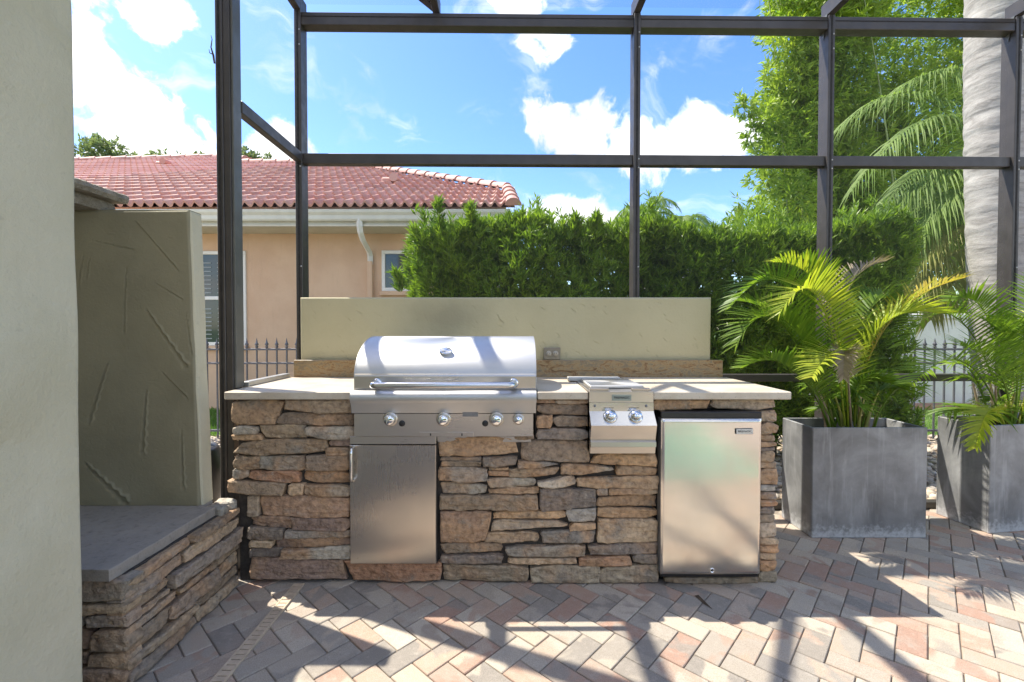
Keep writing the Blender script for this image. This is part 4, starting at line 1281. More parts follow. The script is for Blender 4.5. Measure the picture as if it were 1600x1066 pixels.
SY = CAGE_Y + .005
for (xa, xb) in ends:
    for (za, zb) in ((.045, .902), (.952, 2.405), (2.475, CZ - .115)):
        screen([(xa + .0225, SY, za), (xb - .0225, SY, za), (xb - .0225, SY, zb), (xa + .0225, SY, zb)])
screen([(-1.456, 2.425, 2.475), (-1.456, PD0, 2.475), (-1.456, PD0, CZ - .02), (-1.456, 2.425, CZ - .02)])
screen([(-1.456, 2.425, TOP + .026), (-1.456, PD0, TOP + .026), (-1.456, PD0, 2.41), (-1.456, 2.425, 2.41)])
rx = [-1.455] + PX[1:]
for xa, xb in zip(rx[:-1], rx[1:]):
    screen([(xa + .024, .75, CZ + .07), (xb - .024, .75, CZ + .07), (xb - .024, PD1 - .02, CZ + .07), (xa + .024, PD1 - .02, CZ + .07)])

# twig caught on the near post, dead leaf on the pavers
tw = tag(obj('twig', MB().tube([(-1.512, 2.339, 2.62), (-1.517, 2.339, 2.66), (-1.528, 2.338, 2.70), (-1.522, 2.338, 2.74), (-1.527, 2.338, 2.76)], [.004, .005, .003, .002, .001], 6)
             .tube([(-1.519, 2.339, 2.665), (-1.535, 2.338, 2.672), (-1.538, 2.338, 2.69)], [.003, .002, .001], 6).mesh('twig'), 'twig'), 'dark curled twig caught on the thick post at left', 'twig')
dl = tag(obj('dead_leaf', me('dead_leaf', [(.867, 2.139, .004), (.880, 2.125, .016), (.889, 2.085, .014), (.908, 2.03, .004), (.882, 2.075, .004), (.872, 2.11, .006), (.876, 2.142, .004)], [(0, 1, 5), (1, 2, 4, 5), (2, 3, 4), (1, 6, 0)]), 'twig'), 'small dark dead leaf lying on the pavers before the refrigerator', 'leaf')

# ------------------------------------------------------------------ planters and palms
def planter(label, loc, rz):
    t = thing('zinc_planter', label, 'planter', loc, rz, 'zinc trough planters')
    w, d, h = .696, .31, .674
    mb = MB(); b = .004; tk = .014
    mb.box(0, w, 0, tk, 0, h, b); body = mb
    mb.box(0, w, d - tk, d, 0, h, b); mb.box(0, tk, tk - .004, d - tk + .004, 0.001, h - .001, b); mb.box(w - tk, w, tk - .004, d - tk + .004, 0.001, h - .001, b)
    obj('box', mb.mesh('box'), 'zinc', t)
    obj('soil', MB().box(tk, w - tk, tk, d - tk, h - .12, h - .06).mesh('soil'), 'soil', t)
    return t


planter('grey weathered zinc trough planter nearest the stone island', (1.820, 2.741, .0005), 0)
planter('grey weathered zinc trough planter at the right edge of the view', (2.957, 2.800, .0005), R(8))


def frond_mesh(p0, pm, p1, leaf, rs, start=.36, n=30, wid=.017, droop=.5, lift=.35, rach=.006):
    p0, pm, p1 = (np.array(p, float) for p in (p0, pm, p1))
    c = 2 * pm - .5 * (p0 + p1)
    B_ = lambda t: (1 - t) ** 2 * p0 + 2 * t * (1 - t) * c + t * t * p1
    Tn = lambda t: 2 * (1 - t) * (c - p0) + 2 * t * (p1 - c)
    V, Q = [], []
    ts = np.linspace(0, 1, 13)
    # rachis: a square tapering rod
    for t in ts:
        P = B_(t); T = Tn(t); T /= np.linalg.norm(T)
        s = np.cross(T, (0, 0, 1)); s /= np.linalg.norm(s) + 1e-9; u = np.cross(s, T)
        r = rach * (1.15 - .95 * t)
        for a_, b_ in ((1, 0), (0, 1), (-1, 0), (0, -1)): V.append(P + (s * a_ + u * b_) * r)
    for i in range(len(ts) - 1):
        for k in range(4): Q.append((i * 4 + k, i * 4 + (k + 1) % 4, i * 4 + 4 + (k + 1) % 4, i * 4 + 4 + k))
    for side in (-1, 1):
        for i in range(n):
            f = (i + .5) / n
            t = start + (1 - start) * f
            P = B_(t); T = Tn(t); T /= np.linalg.norm(T)
            s = np.cross(T, (0, 0, 1)); ns = np.linalg.norm(s)
            s = s / ns if ns > .05 else np.array((1., 0, 0)); u = np.cross(s, T)
            l = leaf * (.35 + .65 * math.sin(math.pi * min(1, .22 + f * .80)) ** .8) * rs.uniform(.85, 1.12)
            sweep = .55 + .75 * f
            dr = T * sweep + s * side * rs.uniform(.85, 1.1) + u * lift * rs.uniform(.6, 1.4)
            dr /= np.linalg.norm(dr)
            wv = np.cross(dr, u); wv /= np.linalg.norm(wv) + 1e-9
            wv = wv * .85 + u * .5 * rs.uniform(.4, 1.2) * side; wv /= np.linalg.norm(wv)
            o = len(V); ns_ = 5
            dd = droop * rs.uniform(.6, 1.5)
            for k in range(ns_ + 1):
                q = k / ns_
                pt = P + dr * l * q; pt = pt + np.array((0, 0, -dd * l * q * q))
                ww = wid * (.35 + .65 * math.sin(math.pi * min(.97, q * .85 + .12)) ** .9) * (1 - q ** 3) + .0008
                V.append(pt - wv * ww * .5); V.append(pt + wv * ww * .5)
            for k in range(ns_): Q.append((o + 2 * k, o + 2 * k + 1, o + 2 * k + 3, o + 2 * k + 2))
    return np.array(V), np.array(Q)


def add_frond(parent, rec, rs, **kw):
    p0, pm, p1, kind, leaf = rec
    V, Q = frond_mesh(p0, pm, p1, leaf, rs, **kw)
    c = np.array(p0)
    m = me_np('frond', V - c, Q)
    k = {'d2': 'd'}.get(kind, kind)
    o = place(m, 'frond', 'frond_' + k, parent, tuple(c))
    if kind == 'd': o['label'] = 'dry grey palm frond'
    if kind == 'o': o['label'] = 'golden yellow ageing palm frond'
    return o


def potted_palm(label, recs, base, seed):
    t = thing('areca_palm', label, 'palm', base, 0, 'potted areca palms')
    rs = random.Random(seed)
    for r in recs: add_frond(t, r[:4] + (r[4] * .92,), rs, n=42, wid=.0115, droop=.16, start=.26, lift=.70)
    for i in range(16):    # canes rising from the soil
        a_, d_ = rs.uniform(0, 6.28), rs.uniform(.02, .13)
        x, y = base[0] + math.cos(a_) * d_ * 1.5, base[1] + math.sin(a_) * d_ * .55
        h = rs.uniform(.10, .34); lx, ly = math.cos(a_) * h * .35, math.sin(a_) * h * .2
        mb = MB(); mb.tube([(x, y, base[2] - .05), (x + lx * .4, y + ly * .4, base[2] + h * .5), (x + lx, y + ly, base[2] + h)], [.011, .009, .004], 8)
        part(mb, 'cane', 'stem' if i % 3 else 'stem_dry', t)
    for i in range(10):    # short inner leaves
        a_ = rs.uniform(0, 6.28); l = rs.uniform(.2, .42)
        p0 = (base[0] + rs.uniform(-.1, .1), base[1] + rs.uniform(-.05, .05), base[2] - .02)
        p1 = (p0[0] + math.cos(a_) * l * .75, p0[1] + math.sin(a_) * l * .4, p0[2] + rs.uniform(.12, .45))
        pm = ((p0[0] * .6 + p1[0] * .4), (p0[1] * .6 + p1[1] * .4), p0[2] * .3 + p1[2] * .7 + .05)
        add_frond(t, (p0, pm, p1, 'g', .2), rs, n=12, wid=.014, droop=.4, start=.4)


potted_palm('bushy areca palm in the planter nearest the stone island', FRONDS_NEAR, (2.17, 2.895, .615), 1)
potted_palm('areca palm in the planter at the right edge', FRONDS_RIGHT, (3.22, 2.99, .615), 2)

# ------------------------------------------------------------------ tall palm by the corner post
rp = thing('royal_palm', 'smooth grey ringed palm trunk rising behind the right corner post', 'palm tree', (4.90, 4.6, 0))
prof = []
V = []; nseg, nr = 420, 30
for i in range(nseg + 1):
    z = -.05 + 7.0 * i / nseg
    cx = 5.0 - .045 * z - .012 * math.sin(z * .8); r = .205 + .03 * math.sin(min(1, z / 5) * 3.14) + .0025 * math.sin(z * 31) + (.03 if z < .3 else 0) * (1 - z / .3)
    for k in range(nr):
        th = 2 * math.pi * k / nr
        ph = (z * 6.2 + .5 * noise.noise(Vector((math.cos(th) * .9, math.sin(th) * .9, z * 1.3)))) % 1.0
        q = r + .0035 * (1 - ph) ** 3 - .003 * math.exp(-((ph - .97) / .03) ** 2) + .006 * noise.noise(Vector((math.cos(th) * 2, math.sin(th) * 2, z * 9)))
        V.append((cx + q * math.cos(th), 4.6 + q * math.sin(th), z))
Q = [(i * nr + k, i * nr + (k + 1) % nr, (i + 1) * nr + (k + 1) % nr, (i + 1) * nr + k) for i in range(nseg) for k in range(nr)]
part(me('trunk', V, Q, True), 'trunk', 'trunk', rp)
rs = random.Random(4)
TC = (4.62, 4.6, 6.9)
crown = [((2.75, 4.5, 6.9), (2.47, 4.5, 4.62)), ((3.4, 3.6, 7.8), (2.9, 2.9, 6.6)), ((4.9, 3.2, 8.1), (5.1, 2.2, 7.0)), ((6.0, 4.0, 8.0), (7.1, 3.6, 6.6)),
         ((5.8, 5.6, 8.0), (6.6, 6.4, 6.8)), ((4.2, 6.2, 8.1), (4.0, 7.2, 6.9)), ((3.5, 5.6, 8.2), (2.8, 6.3, 7.2)), ((4.9, 4.8, 8.6), (5.4, 5.2, 9.4))]
for (pm, p1) in crown:
    add_frond(rp, (TC, pm, p1, 'p', .62), rs, n=55, wid=.022, droop=.95, start=.15, rach=.025)

# feather palm leaning in behind the trunk
fp_ = thing('feather_palm', 'arching olive green feather palm fronds behind the right trunk', 'palm tree', (6.35, 6.0, 0))
part(MB().tube([(6.35, 6.0, -.04), (6.4, 6.0, 1.0), (6.62, 6.0, 2.0)], [.16, .14, .12], 16), 'trunk', 'trunk', fp_)
for r in FRONDS_FEATHER: add_frond(fp_, r, rs, n=74, wid=.019, droop=1.0, start=.12, rach=.014)

# ------------------------------------------------------------------ leaf masses
def leaf_cloud(P, D, nper, ln, wd, spread, rg, droop=0.0):
    """P shoot points, D shoot directions; every shoot carries nper diamond leaves"""
    n = len(P); N_ = n * nper
    p = np.repeat(P, nper, 0); d = np.repeat(D, nper, 0)
    r = rg.normal(size=(N_, 3)); dirs = d + spread * r / np.linalg.norm(r, axis=1, keepdims=True)
    dirs[:, 2] -= droop * rg.random(N_)
    dirs /= np.linalg.norm(dirs, axis=1, keepdims=True)
    l = (ln * rg.uniform(.65, 1.2, N_))[:, None]; w = (wd * rg.uniform(.7, 1.2, N_))[:, None]
    off = rg.uniform(-.4, .4, (N_, 1)) * d * ln
    a = np.cross(dirs, rg.normal(size=(N_, 3))); a /= np.linalg.norm(a, axis=1, keepdims=True) + 1e-9
    b = p + off; m = b + dirs * l * .45
    V = np.stack([b, m - a * w, b + dirs * l, m + a * w], 1).reshape(-1, 3)
    Q = np.arange(N_ * 4).reshape(-1, 4)
    return V, Q


# clipped hedge of narrow-leaved shrubs
def hedge_top(x): return 2.18 + .10 * np.exp(-((x + .35) / .35) ** 2) + .05 * np.sin(x * 2.1) + .035 * np.sin(x * 5.3 + 1) + .02 * np.sin(x * 11.0)


HX0, HX1, HY0, HY1 = -.90, 3.72, 4.22, 5.0
hg = thing('podocarpus_hedge', 'tall clipped hedge with narrow bright green leaves behind the island', 'hedge', (1.4, 4.6, -.045))
rg = np.random.default_rng(5)
P, D = [], []


def lump(x, y, z): return .10 * np.sin(x * 3.1 + z * 2.3) + .06 * np.sin(x * 7.3 - z * 5.1 + 1.1) + .035 * np.sin(x * 15 + z * 13)


n = 6400                                            # front face
x = rg.uniform(HX0, HX1, n); tz = rg.random(n) ** .85; z = .25 + tz * (hedge_top(x) - .25)
y = HY0 + lump(x, 0, z) * .8 + .10 * (2 * tz - 1) ** 4 + rg.exponential(.09, n)
P.append(np.stack([x, y, z], 1)); D.append(np.stack([rg.normal(0, .35, n), -.55 + rg.normal(0, .3, n), .75 + rg.normal(0, .25, n)], 1))
n = 3200                                            # top
x = rg.uniform(HX0, HX1, n); y = rg.uniform(HY0, HY1, n); z = hedge_top(x) + .05 * np.sin(y * 9 + x * 4) - rg.exponential(.06, n) + .03
P.append(np.stack([x, y, z], 1)); D.append(np.stack([rg.normal(0, .3, n), rg.normal(0, .3, n), 1 + 0 * x], 1))
n = 1100                                            # both ends
for xe, s in ((HX0, -1), (HX1, 1)):
    y = rg.uniform(HY0, HY1, n); z = rg.uniform(.2, 2.2, n); x = xe + s * (lump(y * 2, 0, z) * .8 + .06) - s * rg.exponential(.06, n)
    k = z > 1.5
    x = np.where(k & (s < 0), x + (z - 1.5) * .10, np.where(s < 0, x - .10, x))
    P.append(np.stack([x, y, z], 1)); D.append(np.stack([s * .6 + rg.normal(0, .3, n), rg.normal(0, .3, n), .7 + rg.normal(0, .2, n)], 1))
# loose shoots, one tall one
n = 800
x = rg.uniform(HX0, HX1, n); y = rg.uniform(HY0, HY1, n); z = hedge_top(x) + .13 * rg.random(n) ** 1.6 * (1 + np.sin(x * 6.1))
P.append(np.stack([x, y, z], 1)); D.append(np.stack([rg.normal(0, .2, n), rg.normal(0, .2, n), 1 + 0 * x], 1))
for (sx, sz0, sz1) in ((-.70, 2.15, 2.44), (-.40, 2.25, 2.40), (.55, 2.15, 2.33), (.75, 2.15, 2.31), (-1.06, 1.62, 1.78)):
    n = 26; z = rg.uniform(sz0, sz1, n)
    P.append(np.stack([sx + .03 * np.sin(z * 9) + rg.normal(0, .012, n), 4.25 + rg.normal(0, .012, n), z], 1)); D.append(np.stack([rg.normal(0, .3, n), rg.normal(0, .3, n), .9 + 0 * z], 1))
P = np.concatenate(P); D = np.concatenate(D); D /= np.linalg.norm(D, axis=1, keepdims=True)
V, Q = leaf_cloud(P, D, 12, .088, .0078, .80, rg)
o = part(me_np('foliage', V, Q), 'foliage', 'needle', hg)
# inner leaves fill the depth of the hedge
n = 4200
P2 = np.stack([rg.uniform(HX0 + .15, HX1 - .15, n), rg.uniform(HY0 + .16, HY1 - .1, n), rg.uniform(.1, 2.05, n)], 1)
V, Q = leaf_cloud(P2, np.tile((0., 0, 1.), (n, 1)), 8, .13, .02, 1.2, rg)
part(me_np('inner_foliage', V, Q), 'inner_foliage', 'needle', hg)
rs = random.Random(6)
for i in range(14):
    bx = HX0 + .2 + i * .335 + rs.uniform(-.05, .05)
    mb = MB(); mb.tube([(bx, 4.62, -.05), (bx + rs.uniform(-.06, .06), 4.6, .7), (bx + rs.uniform(-.1, .1), 4.6, 1.5), (bx + rs.uniform(-.12, .12), 4.58, 2.05)], [.03, .025, .018, .008], 7)
    part(mb, 'stem', 'twig', hg)

# bamboo: several clumps, each with culms and its own leaf mass
def bamboo(label, base, blobs, nshoot, seed, culms):
    K = 1.42
    base = (base[0] * K, base[1] * K, -.03)
    blobs = [(x * K, y * K, 1.27 + (z - 1.27) * K, r * K) for x, y, z, r in blobs]
    culms = [(x0 * K, y0 * K, x1 * K, y1 * K, h * K) for x0, y0, x1, y1, h in culms]
    t = thing('bamboo_clump', label, 'bamboo', base, 0, 'bamboo behind the hedge')
    rg = np.random.default_rng(seed); P, D = [], []
    vol = np.array([b_[3] ** 2 for b_ in blobs]); cnt = (nshoot * vol / vol.sum()).astype(int)
    for (bx, by, bz, r), c_ in zip(blobs, cnt):
        d = rg.normal(size=(c_, 3)); d /= np.linalg.norm(d, axis=1, keepdims=True)
        d[:, 1] = -np.abs(d[:, 1]) * rg.choice([1, 1, 1, -1], c_)
        rad = r * (1 - .55 * rg.random(c_) ** 2.0) * (1 + .22 * np.sin(d[:, 0] * 9 + d[:, 2] * 7 + bx))
        P.append(np.array((bx, by, bz)) + d * rad[:, None] * np.array((1.0, .8, .95))); D.append(d * .6 + np.array((0, -.2, .1)))
    P = np.concatenate(P); D = np.concatenate(D); D /= np.linalg.norm(D, axis=1, keepdims=True)
    V, Q = leaf_cloud(P, D, 7, .18, .019, .95, rg, droop=.7)
    part(me_np('foliage', V, Q), 'foliage', 'bamboo', t)
    rs = random.Random(seed)
    for (x0, y0, x1, y1, h) in culms:
        mb = MB(); pts = []; rr_ = []
        for k in range(17):
            f = k / 16; pts.append((x0 + (x1 - x0) * f ** 1.6, y0 + (y1 - y0) * f, -.05 + h * f)); rr_.append(.024 * (1 - .7 * f) * (1.12 if k % 2 else 1))
        mb.tube(pts, rr_, 8); part(mb, 'culm', 'culm', t)


rs = random.Random(15)


def blobset(boxes, n, r0, r1, seed):
    rs = random.Random(seed); out = []
    for i in range(n):
        b_ = rs.choice(boxes)
        out.append((rs.uniform(b_[0], b_[1]), rs.uniform(b_[2], b_[3]), rs.uniform(b_[4], b_[5]), rs.uniform(r0, r1)))
    return out


bl = [(3.28, 6.5, 4.42, .16), (3.55, 6.5, 4.2, .28), (3.92, 6.5, 5.3, .30), (4.05, 6.6, 4.8, .36), (3.85, 6.5, 3.75, .36), (4.1, 6.6, 4.25, .42), (3.35, 6.5, 2.75, .28), (3.7, 6.5, 2.6, .32), (4.0, 6.5, 3.1, .4), (3.45, 6.4, 2.45, .25),
      (4.15, 6.6, 5.75, .36), (4.3, 6.6, 5.3, .45), (3.95, 6.7, 6.3, .35), (3.62, 6.5, 4.9, .10), (3.55, 6.4, 3.35, .12), (3.2, 6.4, 3.05, .10), (3.9, 6.5, 2.3, .35), (4.0, 6.5, 1.7, .4), (3.42, 6.5, 4.02, .14), (3.18, 6.5, 4.48, .07), (3.32, 6.4, 3.85, .08)]
bamboo('bright green bamboo clump with its feathery left edge against the sky', (4.3, 6.9, -.03), bl + blobset([(4.1, 5.0, 6.6, 7.3, 1.6, 6.6)], 24, .4, .6, 3), 8200, 21,
       [(4.2, 6.8, 3.6, 6.6, 6.2), (4.4, 6.9, 4.0, 6.6, 6.4), (4.6, 7.0, 4.9, 6.9, 6.6), (5.55, 6.4, 4.55, 6.2, 6.2)])
bamboo('dense bamboo clump filling the gap behind the feather palm fronds', (6.2, 7.4, -.03), blobset([(4.9, 7.6, 6.9, 7.8, 1.2, 6.8)], 66, .5, .75, 5), 12500, 22,
       [(5.8, 7.3, 5.5, 7.0, 6.6), (6.2, 7.4, 6.1, 7.1, 6.8), (6.6, 7.4, 6.9, 7.2, 6.7)])
bamboo('tall bamboo clump at the far right beyond the palm trunk', (8.6, 7.8, -.03), blobset([(7.2, 10.0, 7.2, 8.2, 1.0, 7.2)], 50, .6, .9, 7), 6500, 23,
       [(8.2, 7.8, 7.9, 7.6, 6.8), (8.9, 7.9, 9.2, 7.7, 6.9)])


# broadleaf trees far behind the tiled roof
def far_tree(label, x, y, top, rad, seed, n=850):
    t = thing('oak_tree', label, 'tree', (x, y, -.03), 0, 'trees beyond the neighbouring roof')
    rs = random.Random(seed); rg = np.random.default_rng(seed)
    mb = MB(); mb.tube([(x, y, -.03), (x + .1, y, top * .45), (x, y, top * .8)], [.35, .25, .10], 10); part(mb, 'trunk', 'twig', t)
    mb = MB()
    for k in range(7):
        a_ = rs.uniform(0, 6.28); mb.tube([(x, y, top * .45 + k * .3), (x + math.cos(a_) * rad * .4, y + math.sin(a_) * rad * .4, top * .65 + k * .2), (x + math.cos(a_) * rad * .8, y + math.sin(a_) * rad * .8, top * .78 + k * .2)], [.1, .06, .02], 6)
    part(mb, 'limb', 'twig', t)
    P, D = [], []
    for k in range(26):
        d = rg.normal(size=3); d /= np.linalg.norm(d); c_ = np.array((x, y, top - rad * .9)) + d * rad * np.array((.85, .85, .72)) * rg.uniform(.3, 1)
        m = n // 26; e = rg.normal(size=(m, 3)); e /= np.linalg.norm(e, axis=1, keepdims=True)
        P.append(c_ + e * rad * .30 * rg.uniform(.4, 1, (m, 1))); D.append(e + np.array((0, 0, .4)))
    P = np.concatenate(P); D = np.concatenate(D); D /= np.linalg.norm(D, axis=1, keepdims=True)
    V, Q = leaf_cloud(P, D, 7, .22, .045, 1.0, rg)
    part(me_np('crown', V, Q), 'crown', 'oak', t)


far_tree('rounded oak crown nearest the stucco column above the red roof', -19.4, 22, 10.5, 1.9, 31)
far_tree('smaller oak crown right beside the rounded one above the roof', -17.2, 22.5, 10.1, 1.4, 32, 600)
far_tree('low oak crown just left of the thick near post', -14.9, 22, 9.6, 1.3, 33, 520)
far_tree('oak crown showing between the thick near post and the corner post', -12.3, 21.5, 9.75, 1.1, 34, 480)
# palm tops over the hedge
for (label, x, y, top, sd_, sp) in (('distant palm top beside the middle post above the hedge', 4.15, 14.0, 4.62, 41, 1.0), ('distant low palm top right of the middle post', 5.5, 14.5, 4.40, 42, .8)):
    t = thing('distant_palm', label, 'palm tree', (x, y, -.03), 0, 'distant palms over the hedge')
    part(MB().tube([(x, y, -.03), (x + .05, y, top * .5), (x, y, top)], [.16, .13, .12], 10), 'trunk', 'trunk', t)
    rs = random.Random(sd_)
    for k in range(13):
        a_ = k * 2.4; l = sp * rs.uniform(.8, 1.2); h = rs.uniform(.1, .55)
        p0 = (x, y, top); pm = (x + math.cos(a_) * l * .5, y + math.sin(a_) * l * .5, top + h); p1 = (x + math.cos(a_) * l, y + math.sin(a_) * l, top + h - rs.uniform(.2, .9))
        add_frond(t, (p0, pm, p1, 'p', .45), rs, n=26, wid=.03, droop=.7, start=.12, rach=.02)

# ------------------------------------------------------------------ iron fence
FY = 5.36
fence = thing('iron_fence', 'grey wrought iron picket fence with spear finials beyond the screen', 'fence', (1.0, FY, -.045))
mb = MB()
mb.box(-.0075, .0075, -.0075, .0075, 0, 1.09)
mb.lathe([(.007, 1.09), (.019, 1.10), (.019, 1.108), (.010, 1.116), (.020, 1.128), (.021, 1.14), (.012, 1.155), (.007, 1.18), (.0005, 1.215)], Matrix.Identity(4), 8)
pick = mb.mesh('picket')
x = -4.3
while x < 7.4:
    place(pick, 'picket', 'iron', fence, (x, FY, -.045)); x += .1175
for z in (1.032, .868, .072):
    mb = MB(); mb.box(-4.35, 7.4, FY - .013, FY + .013, z - .012, z + .012, .002); part(mb, 'rail', 'iron', fence)

# white garden wall on the right, beyond the fence
gw = thing('garden_wall', 'low sunlit white garden wall behind the fence at right', 'wall', (8.0, 7.8, -.03))
part(MB().box(4.4, 13, 7.7, 7.9, -.03, 1.44, .01), 'wall_body', 'white', gw)
part(MB().box(4.37, 13.03, 7.66, 7.94, 1.4405, 1.53, .012), 'coping', 'white', gw)
bdk = thing('brick_edging', 'thin terracotta brick edging at the foot of the white wall', 'edging', (8.0, 7.5, -.03))
part(MB().box(4.4, 13, 7.30, 7.62, -.03, .03, .01), 'kerb', m_plain('terracotta edging', (.42, .22, .13), .8, 0, .25, 12, .3), bdk)

# dark rounded pot peeping out behind the stucco panel
pt = tag(obj('garden_pot', MB().lathe([(.10, -.045), (.17, .05), (.215, .22), (.22, .36), (.19, .48), (.175, .50), (.17, .47)], Matrix.Translation((-2.13, 2.95, 0)), 28).mesh('garden_pot'), 'black'), 'dark rounded garden pot half hidden behind the shaded olive stucco wall', 'pot')

# ------------------------------------------------------------------ neighbouring house
hs = thing('neighbour_house', 'peach stucco house with red tiled roof and white gutter', 'house', (-6, 10, -.03))
HY = 7.34
EY, EZ, SL = 6.72, 3.06, .472
part(MB().box(-15, -.45, HY, 16, -.03, 2.80), 'wall', 'house', hs)
part(MB().box(-15, -.43, HY - .02, HY - .001, -.03, .0, .001), 'plinth', 'house', hs)
part(MB().box(-15.3, -.05, EY + .09, HY + .2, 2.801, 2.83, .002), 'soffit', 'soffit', hs)
gut = MB()
gp = [(EY + .12, 3.035), (EY + .0, 3.035), (EY - .005, 3.022), (EY + .002, 2.99), (EY + .03, 2.95), (EY + .035, 2.90), (EY + .05, 2.875), (EY + .12, 2.87)]
gut.extrude_x(gp, -15.3, -.03, False, True)
part(gut, 'gutter', 'cream', hs)
part(MB().box(-15.3, -.04, EY + .121, EY + .15, 2.83, 3.04, .002), 'fascia', 'cream', hs)
dsp = MB(); dx = -2.265
dsp.tube([(dx, EY + .07, 2.90), (dx, EY + .07, 2.80), (dx, EY + .10, 2.72), (dx, EY + .22, 2.62), (dx, HY - .10, 2.50), (dx, HY - .05, 2.44), (dx, HY - .045, 2.30)], .045, 4, True, False)
d1 = part(dsp, 'downspout', 'white', hs)
part(MB().box(dx - .04, dx + .04, HY - .09, HY - .001, 0.0, 2.35, .006), 'downpipe', 'house', hs)


def window(x0, x1, z0, z1, mid=None, slats=True):
    fr_ = .055
    w = MB()
    y0, y1 = HY - .03, HY + .03
    w.box(x0, x1, y0, y1, z1 - fr_, z1, .004); w.box(x0, x1, y0, y1, z0, z0 + fr_, .004)
    w.box(x0, x0 + fr_, y0 + .001, y1, z0 + fr_, z1 - fr_, .004); w.box(x1 - fr_, x1, y0 + .001, y1, z0 + fr_, z1 - fr_, .004)
    if mid: w.box(x0 + fr_, x1 - fr_, y0 + .002, y1, mid - .028, mid + .028, .004)
    W = part(w, 'window', 'white', hs)
    for (a_, b_) in (((z0 + fr_, mid - .028), (mid + .028, z1 - fr_)) if mid else ((z0 + fr_, z1 - fr_),)):
        part(MB().add([(x0 + fr_, HY - .004, a_), (x1 - fr_, HY - .004, a_), (x1 - fr_, HY - .004, b_), (x0 + fr_, HY - .004, b_)], [(0, 1, 2, 3)]), 'pane', 'glass', W)
        if slats:
            z = a_ + .05
            while z < b_ - .12:
                for (xa, xb) in ((x0 + fr_ + .03, (x0 + x1) / 2 - .05), ((x0 + x1) / 2 + .05, x1 - fr_ - .01)):
                    part(MB().box(xa, xb, HY - .012, HY - .005, z, z + .016, .0), 'shutter_slat', 'shutter', W)
                z += .068
    part(MB().box(x0 - .03, x1 + .03, HY - .055, HY + .0, z0 - .07, z0 - .001, .006), 'sill', 'house', W)
    return W


window(-5.30, -4.27, 1.005, 2.52, 1.768)
window(-2.09, -1.35, 1.88, 2.53, None, False)

roofpoly = [(0.05, -.02), (-.08, 1.38), (-4.4, 5.39), (-7.34, 5.54), (-7.6, 6.4), (-8.95, 7.06), (-13.6, 5.4), (-15.3, 3.6), (-15.3, -.02)]
rp_ = lambda x, t, up=0.0: (x, EY + t - up * SL / math.hypot(1, SL), EZ + SL * t + up / math.hypot(1, SL))
mb = MB()
mb.add([rp_(x, t) for x, t in roofpoly], [tuple(range(len(roofpoly)))])
# rear slope closes the roof
mb.add([rp_(*roofpoly[1]), rp_(*roofpoly[2]), (-4.4, 16, 4.2), (-.3, 14, 3.4)], [(0, 1, 2, 3)])
mb.add([rp_(*roofpoly[2]), rp_(*roofpoly[3]), (-7.34, 17, 4.2), (-4.4, 16, 4.2)], [(0, 1, 2, 3)])
mb.add([rp_(*roofpoly[4]), rp_(*roofpoly[5]), (-8.95, 19, 4.2), (-7.6, 18, 4.2)], [(0, 1, 2, 3)])
mb.add([rp_(*roofpoly[5]), rp_(*roofpoly[6]), (-13.6, 18, 4.2), (-8.95, 19, 4.2)], [(0, 1, 2, 3)])
roof = part(mb, 'roof', 'roof', hs)
TW, TL = .292, .385
cosS = 1 / math.hypot(1, SL); tilt = math.atan(SL)
V = []; ns = 20
for k in range(ns + 1):
    u = k / ns; z = .022 + .031 * math.cos(u * 4 * math.pi) + (.006 * math.cos(u * 8 * math.pi))
    V += [(u * TW, -.02, z + .042), (u * TW, TL + .02, z + .004), (u * TW, -.02, z + .006)]
F = []
for k in range(ns):
    a_ = k * 3; F += [(a_, a_ + 3, a_ + 4, a_ + 1), (a_ + 2, a_ + 5, a_ + 3, a_)]
tile = me('roof_tile', V, F, False)
tile.polygons.foreach_set('use_smooth', [i % 2 == 0 for i in range(len(F))])
tile.materials.append(MAT['roof'])


def inside(x, t):
    c_ = False; n_ = len(roofpoly)
    for i in range(n_):
        (xa, ta), (xb, tb) = roofpoly[i], roofpoly[(i + 1) % n_]
        if (ta > t) != (tb > t) and x < (xb - xa) * (t - ta) / (tb - ta) + xa: c_ = not c_
    return c_


tiles = []
i = 0
while True:
    t = i * TL * cosS
    if t > 7.1: break
    for j in range(1, 54):
        x = .04 - j * TW
        if inside(x + TW / 2, t + TL * cosS * .5) and x > -1.06 * (EY + t) - .4: tiles.append((x, t))
    i += 1
tiles.sort(key=lambda p: (p[1] + EY) ** 2 + p[0] ** 2)
rs = random.Random(2)
for (x, t) in tiles[:300]:
    place(tile, 'roof_tile', None, roof, rp_(x, t, .004), (tilt + rs.uniform(-.006, .006), 0, rs.uniform(-.006, .006)))
mb = MB()
Mx = Matrix.Rotation(tilt, 3, 'X')
for (x, t) in tiles[300:]:
    o_ = Vector(rp_(x, t, .004)); mb.add([tuple(o_ + Mx @ Vector(p)) for p in V], F, False)
stuff(part(mb, 'far_roof_tiles', 'roof', roof))
# ridge and hip caps: overlapping half barrels
cap_m = MB()
nk_ = 8; Lc = .40
for (a_, r0, r1) in ((0, .125, .095),):
    v = []
    for s_, r_ in ((0, .125), (Lc, .098)):
        for k in range(nk_ + 1):
            th = math.pi * k / nk_; v.append((s_, r_ * math.cos(th), r_ * .9 * math.sin(th) - .02))
    cap_m.add(v, [(k, k + 1, nk_ + 2 + k, nk_ + 1 + k) for k in range(nk_)], True)
    cap_m.add([v[k] for k in range(nk_ + 1)], [tuple(range(nk_ + 1))])
    cap_m.add([v[nk_ + 1 + k] for k in range(nk_ + 1)], [tuple(range(nk_ + 1))[::-1]])
capm = cap_m.mesh('ridge_tile'); capm.materials.append(MAT['roof'])


